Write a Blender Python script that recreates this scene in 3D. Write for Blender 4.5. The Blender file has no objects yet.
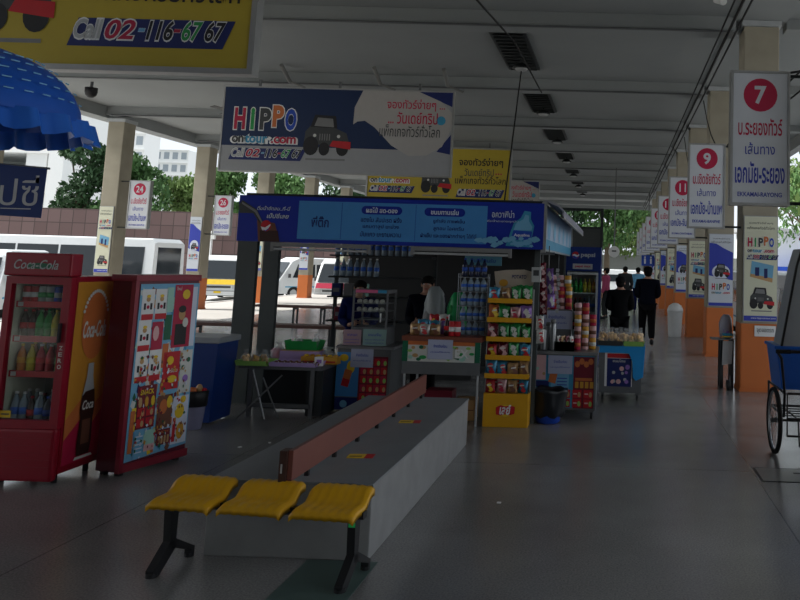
import bpy, bmesh, math, random
from mathutils import Matrix, Vector, Euler
random.seed(11)
SC = bpy.context.scene
COL = SC.collection
PI = math.pi
ORD = ['first', 'second', 'third', 'fourth', 'fifth', 'sixth', 'seventh', 'eighth', 'ninth', 'tenth', 'eleventh', 'twelfth']

# ------------------------------------------------------------------ materials
_M = {}
def mat(name, col, rough=.6, metal=0., var=.12, scale=9., spec=.4, bump=0., trans=0.):
    if name in _M: return _M[name]
    m = bpy.data.materials.new(name); m.use_nodes = True
    nt = m.node_tree; b = nt.nodes['Principled BSDF']
    b.inputs['Roughness'].default_value = rough
    b.inputs['Metallic'].default_value = metal
    b.inputs['Specular IOR Level'].default_value = spec
    b.inputs['Transmission Weight'].default_value = trans
    c = (col[0], col[1], col[2], 1)
    if var > 0:
        tc = nt.nodes.new('ShaderNodeTexCoord'); nz = nt.nodes.new('ShaderNodeTexNoise')
        nz.inputs['Scale'].default_value = scale; nz.inputs['Detail'].default_value = 4
        nt.links.new(tc.outputs['Object'], nz.inputs['Vector'])
        mx = nt.nodes.new('ShaderNodeMix'); mx.data_type = 'RGBA'
        mx.inputs['A'].default_value = tuple(v*(1-var) for v in col)+(1,)
        mx.inputs['B'].default_value = tuple(min(1, v*(1+var)) for v in col)+(1,)
        nt.links.new(nz.outputs['Fac'], mx.inputs['Factor'])
        nt.links.new(mx.outputs['Result'], b.inputs['Base Color'])
        if bump:
            bp = nt.nodes.new('ShaderNodeBump'); bp.inputs['Strength'].default_value = bump
            nt.links.new(nz.outputs['Fac'], bp.inputs['Height']); nt.links.new(bp.outputs['Normal'], b.inputs['Normal'])
    else:
        b.inputs['Base Color'].default_value = c
    _M[name] = m
    return m

def glass_mat():
    m = bpy.data.materials.new('clear_glass'); m.use_nodes = True
    nt = m.node_tree; nt.nodes.clear()
    o = nt.nodes.new('ShaderNodeOutputMaterial'); t = nt.nodes.new('ShaderNodeBsdfTransparent')
    g = nt.nodes.new('ShaderNodeBsdfGlossy'); g.inputs['Roughness'].default_value = .08
    x = nt.nodes.new('ShaderNodeMixShader'); x.inputs[0].default_value = .04
    t.inputs[0].default_value = (.93, .96, .96, 1)
    nt.links.new(t.outputs[0], x.inputs[1]); nt.links.new(g.outputs[0], x.inputs[2]); nt.links.new(x.outputs[0], o.inputs[0])
    return m
GLASS = glass_mat()

def film_mat():   # thin clear plastic film of bags
    m = bpy.data.materials.new('plastic_film'); m.use_nodes = True
    nt = m.node_tree; nt.nodes.clear()
    o = nt.nodes.new('ShaderNodeOutputMaterial'); t = nt.nodes.new('ShaderNodeBsdfTransparent')
    g = nt.nodes.new('ShaderNodeBsdfPrincipled'); g.inputs['Roughness'].default_value = .2
    g.inputs['Base Color'].default_value = (.8, .82, .84, 1)
    x = nt.nodes.new('ShaderNodeMixShader'); x.inputs[0].default_value = .36
    nt.links.new(t.outputs[0], x.inputs[1]); nt.links.new(g.outputs[0], x.inputs[2]); nt.links.new(x.outputs[0], o.inputs[0])
    return m
FILM = film_mat()
FILM2 = FILM.copy(); FILM2.name = 'thin_film'
for n_ in FILM2.node_tree.nodes:
    if n_.type == 'MIX_SHADER': n_.inputs[0].default_value = .14

def floor_mat():
    m = bpy.data.materials.new('polished_terrazzo'); m.use_nodes = True
    nt = m.node_tree; b = nt.nodes['Principled BSDF']; N = nt.nodes.new; L = nt.links.new
    tc = N('ShaderNodeTexCoord')
    n1 = N('ShaderNodeTexNoise'); n1.inputs['Scale'].default_value = .55; n1.inputs['Detail'].default_value = 6
    n2 = N('ShaderNodeTexNoise'); n2.inputs['Scale'].default_value = 90; n2.inputs['Detail'].default_value = 3
    r1 = N('ShaderNodeValToRGB'); r1.color_ramp.elements[0].color = (.16, .158, .157, 1); r1.color_ramp.elements[1].color = (.3, .298, .3, 1)
    r1.color_ramp.elements[0].position = .3; r1.color_ramp.elements[1].position = .72
    r2 = N('ShaderNodeValToRGB'); r2.color_ramp.elements[0].color = (.75, .75, .75, 1); r2.color_ramp.elements[1].color = (1.15, 1.13, 1.1, 1)
    r2.color_ramp.elements[0].position = .35; r2.color_ramp.elements[1].position = .65
    mx = N('ShaderNodeMix'); mx.data_type = 'RGBA'; mx.blend_type = 'MULTIPLY'; mx.inputs['Factor'].default_value = 1
    for n in (n1, n2): L(tc.outputs['Object'], n.inputs['Vector'])
    L(n1.outputs['Fac'], r1.inputs[0]); L(n2.outputs['Fac'], r2.inputs[0])
    L(r1.outputs[0], mx.inputs['A']); L(r2.outputs[0], mx.inputs['B'])
    # thin joints between the cast slabs
    br = N('ShaderNodeTexBrick'); br.offset = 0; br.inputs['Scale'].default_value = 1; br.inputs['Brick Width'].default_value = 4.37
    br.inputs['Row Height'].default_value = 4.37; br.inputs['Mortar Size'].default_value = .006
    br.inputs['Color1'].default_value = (1, 1, 1, 1); br.inputs['Color2'].default_value = (1, 1, 1, 1); br.inputs['Mortar'].default_value = (.6, .6, .6, 1)
    mp = N('ShaderNodeMapping'); mp.inputs['Location'].default_value = (-1.2, 1.7, 0)
    L(tc.outputs['Object'], mp.inputs[0]); L(mp.outputs[0], br.inputs['Vector'])
    m2 = N('ShaderNodeMix'); m2.data_type = 'RGBA'; m2.blend_type = 'MULTIPLY'; m2.inputs['Factor'].default_value = 1
    L(mx.outputs['Result'], m2.inputs['A']); L(br.outputs['Color'], m2.inputs['B']); L(m2.outputs['Result'], b.inputs['Base Color'])
    rr = N('ShaderNodeMapRange'); rr.inputs['To Min'].default_value = .14; rr.inputs['To Max'].default_value = .3
    n3 = N('ShaderNodeTexNoise'); n3.inputs['Scale'].default_value = 1.6; n3.inputs['Detail'].default_value = 5
    L(tc.outputs['Object'], n3.inputs['Vector']); L(n3.outputs['Fac'], rr.inputs['Value']); L(rr.outputs[0], b.inputs['Roughness'])
    b.inputs['Specular IOR Level'].default_value = .8
    return m

def panel_wall_mat():
    m = bpy.data.materials.new('brown_fence_panels'); m.use_nodes = True
    nt = m.node_tree; b = nt.nodes['Principled BSDF']; N = nt.nodes.new; L = nt.links.new
    tc = N('ShaderNodeTexCoord'); mp = N('ShaderNodeMapping'); mp.inputs['Rotation'].default_value = (PI/2, 0, 0)
    br = N('ShaderNodeTexBrick'); br.offset = 0; br.inputs['Scale'].default_value = 1
    br.inputs['Brick Width'].default_value = .8; br.inputs['Row Height'].default_value = .85; br.inputs['Mortar Size'].default_value = .03
    br.inputs['Color1'].default_value = (.095, .056, .053, 1); br.inputs['Color2'].default_value = (.125, .078, .074, 1); br.inputs['Mortar'].default_value = (.05, .032, .03, 1)
    L(tc.outputs['Object'], mp.inputs[0]); L(mp.outputs[0], br.inputs['Vector']); L(br.outputs['Color'], b.inputs['Base Color'])
    b.inputs['Roughness'].default_value = .8
    return m

C = {
 'white': (.75, .75, .74), 'paper': (.62, .66, .78), 'offwhite': (.62, .62, .58), 'cream': (.66, .66, .5), 'black': (.012, .012, .014), 'darkgrey': (.05, .053, .055),
 'grey': (.2, .2, .2), 'lightgrey': (.42, .43, .43), 'red': (.5, .012, .02), 'darkred': (.16, .006, .02), 'orange': (.55, .15, .04), 'yellow': (.75, .5, .02),
 'green': (.02, .3, .07), 'darkgreen': (.01, .12, .06), 'lime': (.3, .55, .12), 'blue': (.01, .06, .42), 'navy': (.008, .018, .12), 'skyblue': (.16, .4, .6),
 'cyan': (.04, .28, .46), 'pink': (.65, .12, .25), 'palepink': (.7, .42, .42), 'mint': (.35, .6, .5), 'purple': (.3, .16, .5), 'lilac': (.45, .33, .62), 'brown': (.16, .06, .035),
 'tan': (.5, .3, .13), 'gold': (.6, .3, .03), 'nightblue': (.006, .009, .02), 'skin': (.45, .24, .16), 'crimson': (.42, .01, .05), 'bun': (.85, .55, .25), 'cola': (.04, .012, .008),
}
def K(n, rough=.5): return mat(n, C[n], rough)
FLOOR = floor_mat()
CEIL = mat('ceiling_paint', (.27, .285, .285), .85, var=.1, scale=.7)
CONC = mat('painted_column', (.36, .325, .25), .85, var=.22, scale=3)
ORANGE = mat('orange_paint', (.58, .155, .035), .6, var=.12, scale=3)
STEEL = mat('brushed_steel', (.33, .34, .35), .35, .8, var=.15)
DSTEEL = mat('dark_painted_steel', (.03, .034, .036), .45, .3)
GSTEEL = mat('grey_painted_steel', (.15, .155, .16), .5, .3)
ALU = mat('aluminium_frame', (.36, .36, .35), .4, .6)
RUBBER = mat('black_rubber', (.012, .012, .012), .8)
BLUEF = mat('blue_signboard', (.004, .022, .3), .45, var=.05)
PANELB = mat('pale_blue_panel', (.055, .24, .55), .5, var=.05)

# ------------------------------------------------------------------ mesh builder
_TXT = {}
def text_geo(body, bold, shear):
    k = (body, bold, shear)
    if k not in _TXT:
        c = bpy.data.curves.new('lettering', 'FONT'); c.body = body; c.offset = bold; c.shear = shear; c.resolution_u = 3
        o = bpy.data.objects.new('lettering', c); me = bpy.data.meshes.new_from_object(o)
        vs = [v.co.copy() for v in me.vertices]; fs = [tuple(p.vertices) for p in me.polygons]
        bpy.data.objects.remove(o); bpy.data.curves.remove(c); bpy.data.meshes.remove(me)
        x0 = min(v.x for v in vs); x1 = max(v.x for v in vs); y0 = min(v.y for v in vs); y1 = max(v.y for v in vs)
        _TXT[k] = ([((v.x-x0)/(x1-x0), (v.y-y0)/(y1-y0)) for v in vs], fs)
    return _TXT[k]

class B:
    def __init__(s, m=None, xf=None):
        s.bm = bmesh.new(); s.mats = []; s.i = 0; s.xf = xf or Matrix()
        if m: s.m(m)
    def m(s, m):
        if isinstance(m, str): m = K(m)
        if m not in s.mats: s.mats.append(m)
        s.i = s.mats.index(m); return s
    def add(s, vs, fs, smooth=False):
        bv = [s.bm.verts.new(s.xf @ Vector(v)) for v in vs]; out = []
        for f in fs:
            try: q = s.bm.faces.new([bv[i] for i in f])
            except ValueError: continue
            q.material_index = s.i; q.smooth = smooth; out.append(q)
        return out
    def box(s, x, y, z, sx, sy, sz, rot=None, bev=0):
        """centre and full sizes"""
        vs = [Vector((a*sx/2, b*sy/2, c*sz/2)) for a in (-1, 1) for b in (-1, 1) for c in (-1, 1)]
        if rot:
            R = Euler(rot).to_matrix(); vs = [R @ v for v in vs]
        vs = [v+Vector((x, y, z)) for v in vs]
        fs = [(0, 1, 3, 2), (4, 6, 7, 5), (0, 4, 5, 1), (2, 3, 7, 6), (0, 2, 6, 4), (1, 5, 7, 3)]
        f = s.add(vs, fs)
        if bev:
            es = list({e for q in f for e in q.edges})
            bmesh.ops.bevel(s.bm, geom=es, offset=bev, segments=2, profile=.6, affect='EDGES')
        return s
    def bx(s, x0, x1, y0, y1, z0, z1, bev=0):
        return s.box((x0+x1)/2, (y0+y1)/2, (z0+z1)/2, x1-x0, y1-y0, z1-z0, bev=bev)
    def cyl(s, p0, p1, r, r2=None, n=12, cap=True):
        p0 = Vector(p0); p1 = Vector(p1); r2 = r if r2 is None else r2
        d = (p1-p0).normalized(); a = d.orthogonal().normalized(); b = d.cross(a)
        vs = []
        for p, rr in ((p0, r), (p1, r2)):
            for k in range(n):
                t = 2*PI*k/n; vs.append(p+(a*math.cos(t)+b*math.sin(t))*rr)
        s.add(vs, [(k, (k+1) % n, n+(k+1) % n, n+k) for k in range(n)], True)
        if cap:
            s.add(vs[:n], [tuple(range(n-1, -1, -1))]); s.add(vs[n:], [tuple(range(n))])
        return s
    def tube(s, pts, r, n=8):
        for a, b in zip(pts, pts[1:]): s.cyl(a, b, r, n=n)
        return s
    def lathe(s, prof, c=(0, 0, 0), n=14, ax='z'):
        """prof: list of (radius, height)"""
        vs = []
        for r, h in prof:
            for k in range(n):
                t = 2*PI*k/n; x, y = r*math.cos(t), r*math.sin(t)
                v = (x, y, h) if ax == 'z' else ((h, x, y) if ax == 'x' else (x, h, y))
                vs.append(Vector(v)+Vector(c))
        fs = []
        for j in range(len(prof)-1):
            for k in range(n): fs.append((j*n+k, j*n+(k+1) % n, (j+1)*n+(k+1) % n, (j+1)*n+k))
        fs.append(tuple(range(n-1, -1, -1))); fs.append(tuple(range((len(prof)-1)*n, len(prof)*n)))
        s.add(vs, fs, True); return s
    def ball(s, c, r, n=12, m=8):
        if not hasattr(r, '__len__'): r = (r, r, r)
        vs = []; fs = []
        for j in range(m+1):
            a = PI*j/m
            for k in range(n):
                t = 2*PI*k/n; vs.append((c[0]+r[0]*math.sin(a)*math.cos(t), c[1]+r[1]*math.sin(a)*math.sin(t), c[2]+r[2]*math.cos(a)))
        for j in range(m):
            for k in range(n): fs.append((j*n+k, (j+1)*n+k, (j+1)*n+(k+1) % n, j*n+(k+1) % n))
        s.add(vs, fs, True); return s
    def prism(s, pts, x0, x1, ax='x'):
        n = len(pts); vs = []
        for h in (x0, x1):
            for a, b in pts: vs.append((h, a, b) if ax == 'x' else ((a, h, b) if ax == 'y' else (a, b, h)))
        s.add(vs, [(k, (k+1) % n, n+(k+1) % n, n+k) for k in range(n)]+[tuple(range(n-1, -1, -1)), tuple(range(n, 2*n))]); return s
    # printing on a face looking towards -Y, x right, z up
    def rect(s, x0, x1, z0, z1, y): s.add([(x0, y, z0), (x1, y, z0), (x1, y, z1), (x0, y, z1)], [(0, 1, 2, 3)]); return s
    def poly(s, pts, y): s.add([(a, y, b) for a, b in pts], [tuple(range(len(pts)))]); return s
    def disc(s, x, z, r, y, n=24, rz=None):
        rz = rz or r
        s.poly([(x+r*math.cos(2*PI*k/n), z+rz*math.sin(2*PI*k/n)) for k in range(n)], y); return s
    def text(s, body, x, z, w, h, y, bold=.012, shear=0, tilt=0):
        """centred at x, z and fitted to w by h"""
        vs, fs = text_geo(body, bold, shear)
        ct, st = math.cos(tilt), math.sin(tilt)
        s.add([(x+(u-.5)*w*ct-(v-.5)*h*st, y, z+(u-.5)*w*st+(v-.5)*h*ct) for u, v in vs], fs); return s
    def done(s, name, parent=None, smooth=None, fix=True):
        me = bpy.data.meshes.new(name)
        if fix: bmesh.ops.recalc_face_normals(s.bm, faces=s.bm.faces[:])
        s.bm.to_mesh(me); s.bm.free()
        for m in s.mats: me.materials.append(m)
        o = bpy.data.objects.new(name, me); COL.objects.link(o)
        if parent: o.parent = parent
        return o

def T(name, label, cat, loc=(0, 0, 0), rz=0, group=None):
    o = bpy.data.objects.new(name, None); COL.objects.link(o); o.empty_display_size = .1
    o.location = loc; o.rotation_euler = (0, 0, rz)
    return tag(o, label, cat, group)
def tag(o, label, cat, group=None, kind=None):
    o['label'] = label; o['category'] = cat
    if group: o['group'] = group
    if kind: o['kind'] = kind
    return o
def struct(b, name, parent=None, label=None):
    o = b.done(name, parent)
    if not parent: o['kind'] = 'structure'
    if label: o['label'] = label
    return o
def kids(o): return [c for c in COL.objects if c.parent == o]
def dup(root, loc, rz=None, label=None, group=None, scale=None):
    r = root.copy(); COL.objects.link(r); r.location = loc
    if rz is not None: r.rotation_euler = (0, 0, rz)
    if scale: r.scale = scale
    if label: r['label'] = label
    if group: r['group'] = group
    for ch in kids(root):
        c = ch.copy(); COL.objects.link(c); c.parent = r
        for g in kids(ch):
            d = g.copy(); COL.objects.link(d); d.parent = c
    return r
RZ = lambda a: Matrix.Rotation(a, 4, 'Z')
TR = lambda x, y, z: Matrix.Translation((x, y, z))

# ------------------------------------------------------------------ the building
CY = lambda k: 7.15+4.37*k          # front face of column row k
YN, YF = -24., 47.6
b = B(FLOOR); b.bx(-10.4, 3.1, YN, 49, -.5, 0); struct(b, 'floor')
b = B(mat('exterior_concrete', (.5, .49, .47), .8, var=.12, scale=.5)); b.bx(-120, 90, -60, 190, -.62, -.5); struct(b, 'ground_outside', label='pale concrete bus yard around the platform')
b = B(mat('sunlit_platform_concrete', (.5, .48, .45), .75, var=.15, scale=.8)); b.bx(-14.2, -10.4, YN, 49, -.5, 0); struct(b, 'trim_3', label='concrete platform edge with its colour lightened to look sunlit')  # sunlit brightness of this floor margin is partly put into the paler colour
b = B(mat('kerb_paint', (.5, .5, .48), .8)); b.bx(-14.35, -14.2, YN, 49, -.5, .02); struct(b, 'trim_1')
b = B(mat('kerb_paint', (.5, .5, .48), .8)); b.bx(3.1, 3.25, YN, 49, -.5, .02); struct(b, 'trim_2')
b = B(CEIL)
b.bx(-13.7, 5.1, YN, YF, 5.42, 5.62)
for k in range(-6, 10):
    y = CY(k)+.2
    b.bx(-13.3, 1.66, y-.2, y+.2, 5.2, 5.42); b.bx(2.42, 4.85, y-.15, y+.15, 5.26, 5.42)
b.bx(-13.75, -13.3, YN, YF, 5.12, 5.42); b.bx(1.66, 2.42, YN, YF, 5.365, 5.42); b.bx(4.85, 5.1, YN, YF, 5.1, 5.42)
b.bx(-13.7, 5.1, YF-.12, YF, 5.05, 5.42)
struct(b, 'ceiling')

b = B(mat('light_block_grey', (.2, .2, .19), .8, var=.15, scale=1)); b.bx(-13.6, 5.0, -5.2, -5.0, 0, 5.2); struct(b, 'wall_light_block', label='plain grey wall added behind the viewpoint to block light')  # unseen wall, added to cut light from behind and darken the near hall
# columns, each with its orange foot band
def column(x0, x1, k, label, group):
    t = T('column', label, 'column', ((x0+x1)/2, CY(k)+.25-(.45 if k == 0 else 0), 0), 0, group)
    w = x1-x0
    b = B(CONC); tp = 5.28 if x0 > 0 else 5.02; b.bx(-w/2, w/2, -.25, .25, .92, tp, bev=.02); b.done('shaft', t)
    b = B(ORANGE); b.box(0, 0, .48, w+.012, .512, .94, bev=.02); b.box(0, 0, .02, w+.03, .53, .04); b.done('orange_base', t)
    b = B(mat('capital_paint', (.45, .47, .48), .8)); b.box(0, 0, tp+.04, w+.06, .56, .08); b.done('capital', t)
    return t
NUMR = [7, 9, 11, 13, 15, 17, 19, 21, 23]
for k in range(0, 9):
    column(1.78, 2.3, k, 'beige square column with orange base behind the number %d hanging sign, right row' % NUMR[k], 'columns of the right row')
NUML = {2: 22, 3: 24, 4: 26, 5: 28, 6: 30, 7: 32, 8: 34}
for k in range(3, 9):
    column(-13.22, -12.8, k, 'beige square column beside the number %d hanging sign, left row along the yard' % NUML[k], 'columns of the left row')
column(-13.22, -12.8, 2, 'beige square column of the left row behind the red drinks fridge', 'columns of the left row')

# hanging lane signs
RED = mat('sign_red', (.5, .01, .06), .5, var=0); SBLUE = mat('sign_blue', (.03, .05, .4), .5, var=0); SWHITE = mat('sign_face_white', (.66, .68, .72), .4, var=.04)
def lane_sign(num, l1, l2, l3, loc, label, group, arm):
    t = T('lane_sign', label, 'sign', loc, 0, group)
    w, h = .54, 1.24
    b = B(ALU)
    b.bx(-w/2, -w/2+.022, -.07, .07, 0, h); b.bx(w/2-.022, w/2, -.07, .07, 0, h); b.bx(-w/2+.022, w/2-.022, -.07, .07, 0, .022); b.bx(-w/2+.022, w/2-.022, -.07, .07, h-.022, h)
    b.done('frame', t)
    b = B(SWHITE); b.bx(-w/2+.022, w/2-.022, -.055, .055, .022, h-.022)
    y = -.057
    b.m(RED); b.disc(0, h-.225, .155, y); b.m(SWHITE); b.text(str(num), 0, h-.225, .11 if num < 10 else (.13 if num == 11 else .18), .17, y-.002, .03 if num < 10 else .012)
    b.m(RED); b.text(l1, 0, h-.52, .4, .16, y, .015)
    b.m(SBLUE); b.text('เส้นทาง', 0, h-.72, .27, .11, y, .005)
    b.text(l2, 0, h-.94, .45, .2, y, .02)
    b.text(l3, 0, .1, .4, .042, y, .02)
    b.done('lightbox_face', t)
    b = B(DSTEEL)
    for z in (.03, h-.03): b.cyl((arm*w/2, 0, z), (arm*(w/2+.25), 0, z), .016)
    b.done('bracket', t)
    return t
R_T = [('บ.ระยองทัวร์', 'เอกมัย-ระยอง', 'EKKAMAI-RAYONG'), ('บ.เชิดชัยทัวร์', 'เอกมัย-บ้านเพ', 'EKKAMAI-BANPHE'), ('บ.เชิดชัยทัวร์', 'เอกมัย-จันทบุรี', 'EKKAMAI-CHANTHABURI')]
for k in range(9):
    a = R_T[min(k, 2)]
    lane_sign(NUMR[k], *a, (1.27, CY(k)+.12, 2.28), 'white hanging lightbox sign with number %d in a red circle, right row' % NUMR[k], 'numbered signs of the right row', 1)
for k in range(3, 8):
    a = R_T[k % 2]
    lane_sign(NUML[k], *a, (-12.28, CY(k)+.12, 2.28), 'white hanging lightbox sign with number %d in a red circle, left row by the yard' % NUML[k], 'numbered signs of the left row', -1)

# tour company printing (the cartoon animal on it is left out)
def logo(b, x, z, w, y, call=True, dark=False):
    """five coloured capitals with the web name underneath; w = width, z = top"""
    h = w*.4
    cols = ['crimson', 'green', 'darkgrey', 'orange', 'blue']
    b.m('white')
    for i, ch in enumerate('HiPPO'):
        b.text(ch, x+w*(.11+.195*i), z-h*(.5 if i != 3 else .38), w*(.2 if ch != 'i' else .085), h*.92, y, .075)
    for i, ch in enumerate('HiPPO'):
        b.m(cols[i]); b.text(ch, x+w*(.11+.195*i), z-h*(.5 if i != 3 else .38), w*(.17 if ch != 'i' else .06), h*.84, y-.003, .045)
    b.m('white'); b.text('ontour.com', x+w*.5, z-h*1.28, w*1.04, h*.42, y, .1)
    b.m('darkgrey'); b.text('on', x+w*.1, z-h*1.3, w*.18, h*.26, y-.003, .03); b.m('cyan'); b.text('tour', x+w*.38, z-h*1.27, w*.34, h*.32, y-.003, .03)
    b.m('crimson'); b.text('.com', x+w*.8, z-h*1.3, w*.38, h*.26, y-.003, .03)
    if call:
        call_line(b, x+w*.56, z-h*1.82, w*1.12, h*.42, y)
def call_line(b, x, z, w, h, y):
    b.m('navy'); b.poly([(x-w*.52, z-h*.62), (x+w*.46, z-h*.62), (x+w*.53, z+h*.45), (x-w*.46, z+h*.45)], y)
    parts = [('Call', -.39, .18, 'lightgrey'), ('02', -.19, .19, 'crimson'), ('-', -.055, .045, 'skyblue'), ('116', .06, .17, 'black'), ('-', .17, .045, 'crimson'), ('67', .265, .13, 'green'), ('67', .41, .13, 'black')]
    for s_, u, ww, c in parts:
        hh = h*.8 if s_ != '-' else h*.14
        b.m('white'); b.text(s_, x+u*w, z+h*.03, w*ww*1.07, hh*1.1, y-.003, .06, .25)
        b.m(c); b.text(s_, x+u*w, z+h*.03, w*ww, hh*.94, y-.006, .02, .25)
def buggy(b, x, z, s, y):
    """dark open off-road car with red front corner; x,z = ground middle"""
    b.m('black')
    for u, v, q in ((-.33, .2, .2), (-.05, .14, .14), (.33, .16, .16)): b.disc(x+u*s, z+v*s, q*s*.8, y-.001, 16, q*s)
    b.m('darkgrey'); b.poly([(x-.48*s, z+.25*s), (x-.46*s, z+.5*s), (x-.36*s, z+.62*s), (x+.12*s, z+.6*s), (x+.4*s, z+.48*s), (x+.46*s, z+.3*s), (x+.3*s, z+.2*s)], y)
    b.m('black'); b.poly([(x-.36*s, z+.6*s), (x-.28*s, z+.86*s), (x+.16*s, z+.84*s), (x+.2*s, z+.58*s)], y-.001); b.m('grey'); b.poly([(x-.28*s, z+.62*s), (x-.22*s, z+.8*s), (x+.1*s, z+.78*s), (x+.13*s, z+.6*s)], y-.002)
    b.m('grey'); [b.rect(x-.16*s+.05*s*i, x-.14*s+.05*s*i, z+.32*s, z+.46*s, y-.002) for i in range(5)]
    b.m('red'); b.poly([(x+.06*s, z+.2*s), (x+.5*s, z+.14*s), (x+.5*s, z+.3*s), (x+.12*s, z+.32*s)], y-.003)
    b.m('offwhite'); b.disc(x+.24*s, z+.41*s, .035*s, y-.003, 10); b.disc(x-.26*s, z+.42*s, .035*s, y-.003, 10)
    b.m('grey'); b.rect(x-.42*s, x+.4*s, z-.1*s, z-.06*s, y-.001)

YEL = mat('yellow_banner', (.45, .34, .03), .5, var=.05)
def banner_yellow(loc, label, group, y_=0):
    t = T('overhead_banner', label, 'banner', loc, 0, group); w, h = 4.44, 1.76
    b = B(ALU)
    b.bx(0, w, -.03, .1, 0, .05); b.bx(0, w, -.03, .1, h-.05, h); b.bx(0, .05, -.03, .1, .05, h-.05); b.bx(w-.05, w, -.03, .1, .05, h-.05); b.done('frame', t)
    b = B(YEL); b.bx(.05, w-.05, -.01, .08, .05, h-.05); y = -.014
    logo(b, .12, 1.3, 1.2, y)
    buggy(b, 2.15, .33, .95, y)
    b.m('white'); b.rect(.05, 1.6, .05, .1, y)
    b.m('black'); b.text('จองทัวร์ง่ายๆ', 3.5, 1.3, 1.35, .3, y, .02); b.text('แพ็กเกจทัวร์ทั่วโลก', 3.5, .76, 1.55, .24, y, .01)
    b.m('darkgrey'); b.text('วันเดย์ทริป', 3.45, 1.0, .9, .24, y, .01); b.m('crimson'); b.text('...', 4.05, .96, .2, .05, y)
    call_line(b, 3.5, .37, 1.42, .24, y)
    b.done('printed_face', t)
    b = B(GSTEEL)
    for x in (.7, w/2, w-.7): b.bx(x-.02, x+.02, .0, .04, h, h+.16)
    b.done('hanger', t)
def banner_blue(loc, label, group):
    t = T('overhead_banner', label, 'banner', loc, 0, group); w, h = 4.6, 1.72
    b = B(ALU)
    b.bx(0, w, -.02, .1, 0, .03); b.bx(0, w, -.02, .1, h-.03, h); b.bx(0, .03, -.02, .1, .03, h-.03); b.bx(w-.03, w, -.02, .1, .03, h-.03); b.done('frame', t)
    b = B(mat('banner_grey_white', (.33, .335, .345), .5, var=.05)); b.bx(.03, w-.03, -.01, .08, .03, h-.03); y = -.013
    b.m(mat('banner_navy', (.002, .018, .075), .5, var=.05)); b.rect(.03, 4.2, .52, h-.03, y)
    b.m('navy'); b.poly([(3.9, 1.69), (4.57, 1.69), (4.57, 1.4)], y-.002); b.poly([(4.57, .45), (4.57, .85), (4.3, .5)], y-.002)
    b.m(mat('banner_warm_white', (.4, .38, .36), .5, var=.05))
    blob = [(2.62, 1.0), (2.63, 1.35), (2.78, 1.69), (3.9, 1.69), (4.35, 1.5), (4.57, 1.28), (4.57, .95), (4.4, .6), (4.1, .42), (3.75, .4), (3.4, .6), (3.05, .95), (2.85, 1.08), (2.7, 1.06)]
    b.poly(blob, y-.003)
    logo(b, .22, 1.32, 1.3, y-.002)
    buggy(b, 2.12, .36, .95, y-.002)
    b.m(RED); b.text('จองทัวร์ง่ายๆ ...', 3.85, 1.42, 1.15, .24, y-.006, .01); b.text('... วันเดย์ทริป', 3.8, 1.16, .98, .24, y-.006, .01)
    b.m('cyan'); b.disc(4.36, 1.12, .09, y-.006); b.m('darkgrey'); b.text('แพ็กเกจทัวร์ทั่วโลก', 3.75, .9, 1.2, .24, y-.006, .005)
    b.done('printed_face', t)
    b = B(GSTEEL)
    for x in (.7, w/2, w-.7): b.bx(x-.02, x+.02, .0, .04, h, h+.14)
    b.done('hanger', t)
banner_yellow((-7.7, 6.9, 3.28), 'yellow overhead banner with a phone number, nearest and cut by the top left', 'overhead banners')
banner_blue((-7.92, 15.6, 3.33), 'navy and grey overhead banner with a tour website, above the kiosk', 'overhead banners')
banner_yellow((-7.75, 24.3, 3.42), 'yellow overhead banner behind the navy one, partly hidden by the kiosk sign', 'overhead banners')
banner_blue((-7.9, 33.0, 3.38), 'pale overhead banner farthest back, only its right end showing', 'overhead banners')

# posters on the columns
def poster(kind, loc, w, h, label, group):
    t = T('column_poster', label, 'poster', loc, 0, group)
    b = B(ALU); b.bx(-w/2, w/2, -.03, 0, 0, h); b.done('frame', t)
    e = .012; b = B(mat('poster_cream', (.66, .66, .5), .45, var=.03) if kind == 0 else mat('poster_white', (.58, .62, .68), .45, var=.03)); y = -.033
    b.rect(-w/2+e, w/2-e, e, h-e, y)
    b.m('darkgrey'); b.text('จองทัวร์ง่ายๆ', 0, h*.93, w*.7, h*.025, y-.002, .005); b.text('แพ็กเกจทัวร์ทั่วโลก', 0, h*.885, w*.8, h*.03, y-.002, .005)
    if kind == 0:
        logo(b, -w*.4, h*.8, w*.8, y-.002)
        b.m('skyblue'); b.poly([(-w*.3, h*.42), (w*.34, h*.37), (w*.38, h*.53), (-w*.26, h*.57)], y-.002)
        b.m('tan'); b.poly([(-w*.3, h*.42), (w*.34, h*.37), (w*.35, h*.41), (-w*.29, h*.45)], y-.003)
        b.m('navy'); b.rect(-w*.16, -w*.04, h*.43, h*.51, y-.004); b.rect(w*.1, w*.2, h*.41, h*.5, y-.004)
        buggy(b, .02, h*.12, w*.72, y-.002)
        b.m(SBLUE); b.rect(-w/2+e, w/2-e, e, h*.055, y-.002); b.m('paper'); b.text('www.hippoontour.com', .04, h*.033, w*.72, h*.02, y-.004, .02)
    else:
        b.m(SBLUE); b.poly([(-w/2+e, h*.42), (w/2-e, h*.36), (w/2-e, h*.74), (w*.1, h*.8), (-w*.2, h*.86), (-w/2+e, h*.87)], y-.002)
        b.m('paper'); b.disc(0, h*.47, w*.36, y-.004, 20, h*.1)
        buggy(b, .02, h*.4, w*.62, y-.006)
        logo(b, -w*.38, h*.32, w*.76, y-.002, False)
        b.m(SBLUE); b.rect(-w/2+e, w/2-e, e, h*.05, y-.002)
    b.done('printed_face', t)
for k in range(1, 9):
    poster((k+1) % 2, (2.045, CY(k)-.004, .975), .49, 1.5 if k == 1 else 1.42, '%s upright poster on the right-row column behind the number %d sign' % (['cream', 'blue and white'][(k+1) % 2], NUMR[k-1 if k > 1 else 0] if k == 1 else NUMR[k]), 'posters on the right columns')
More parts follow.
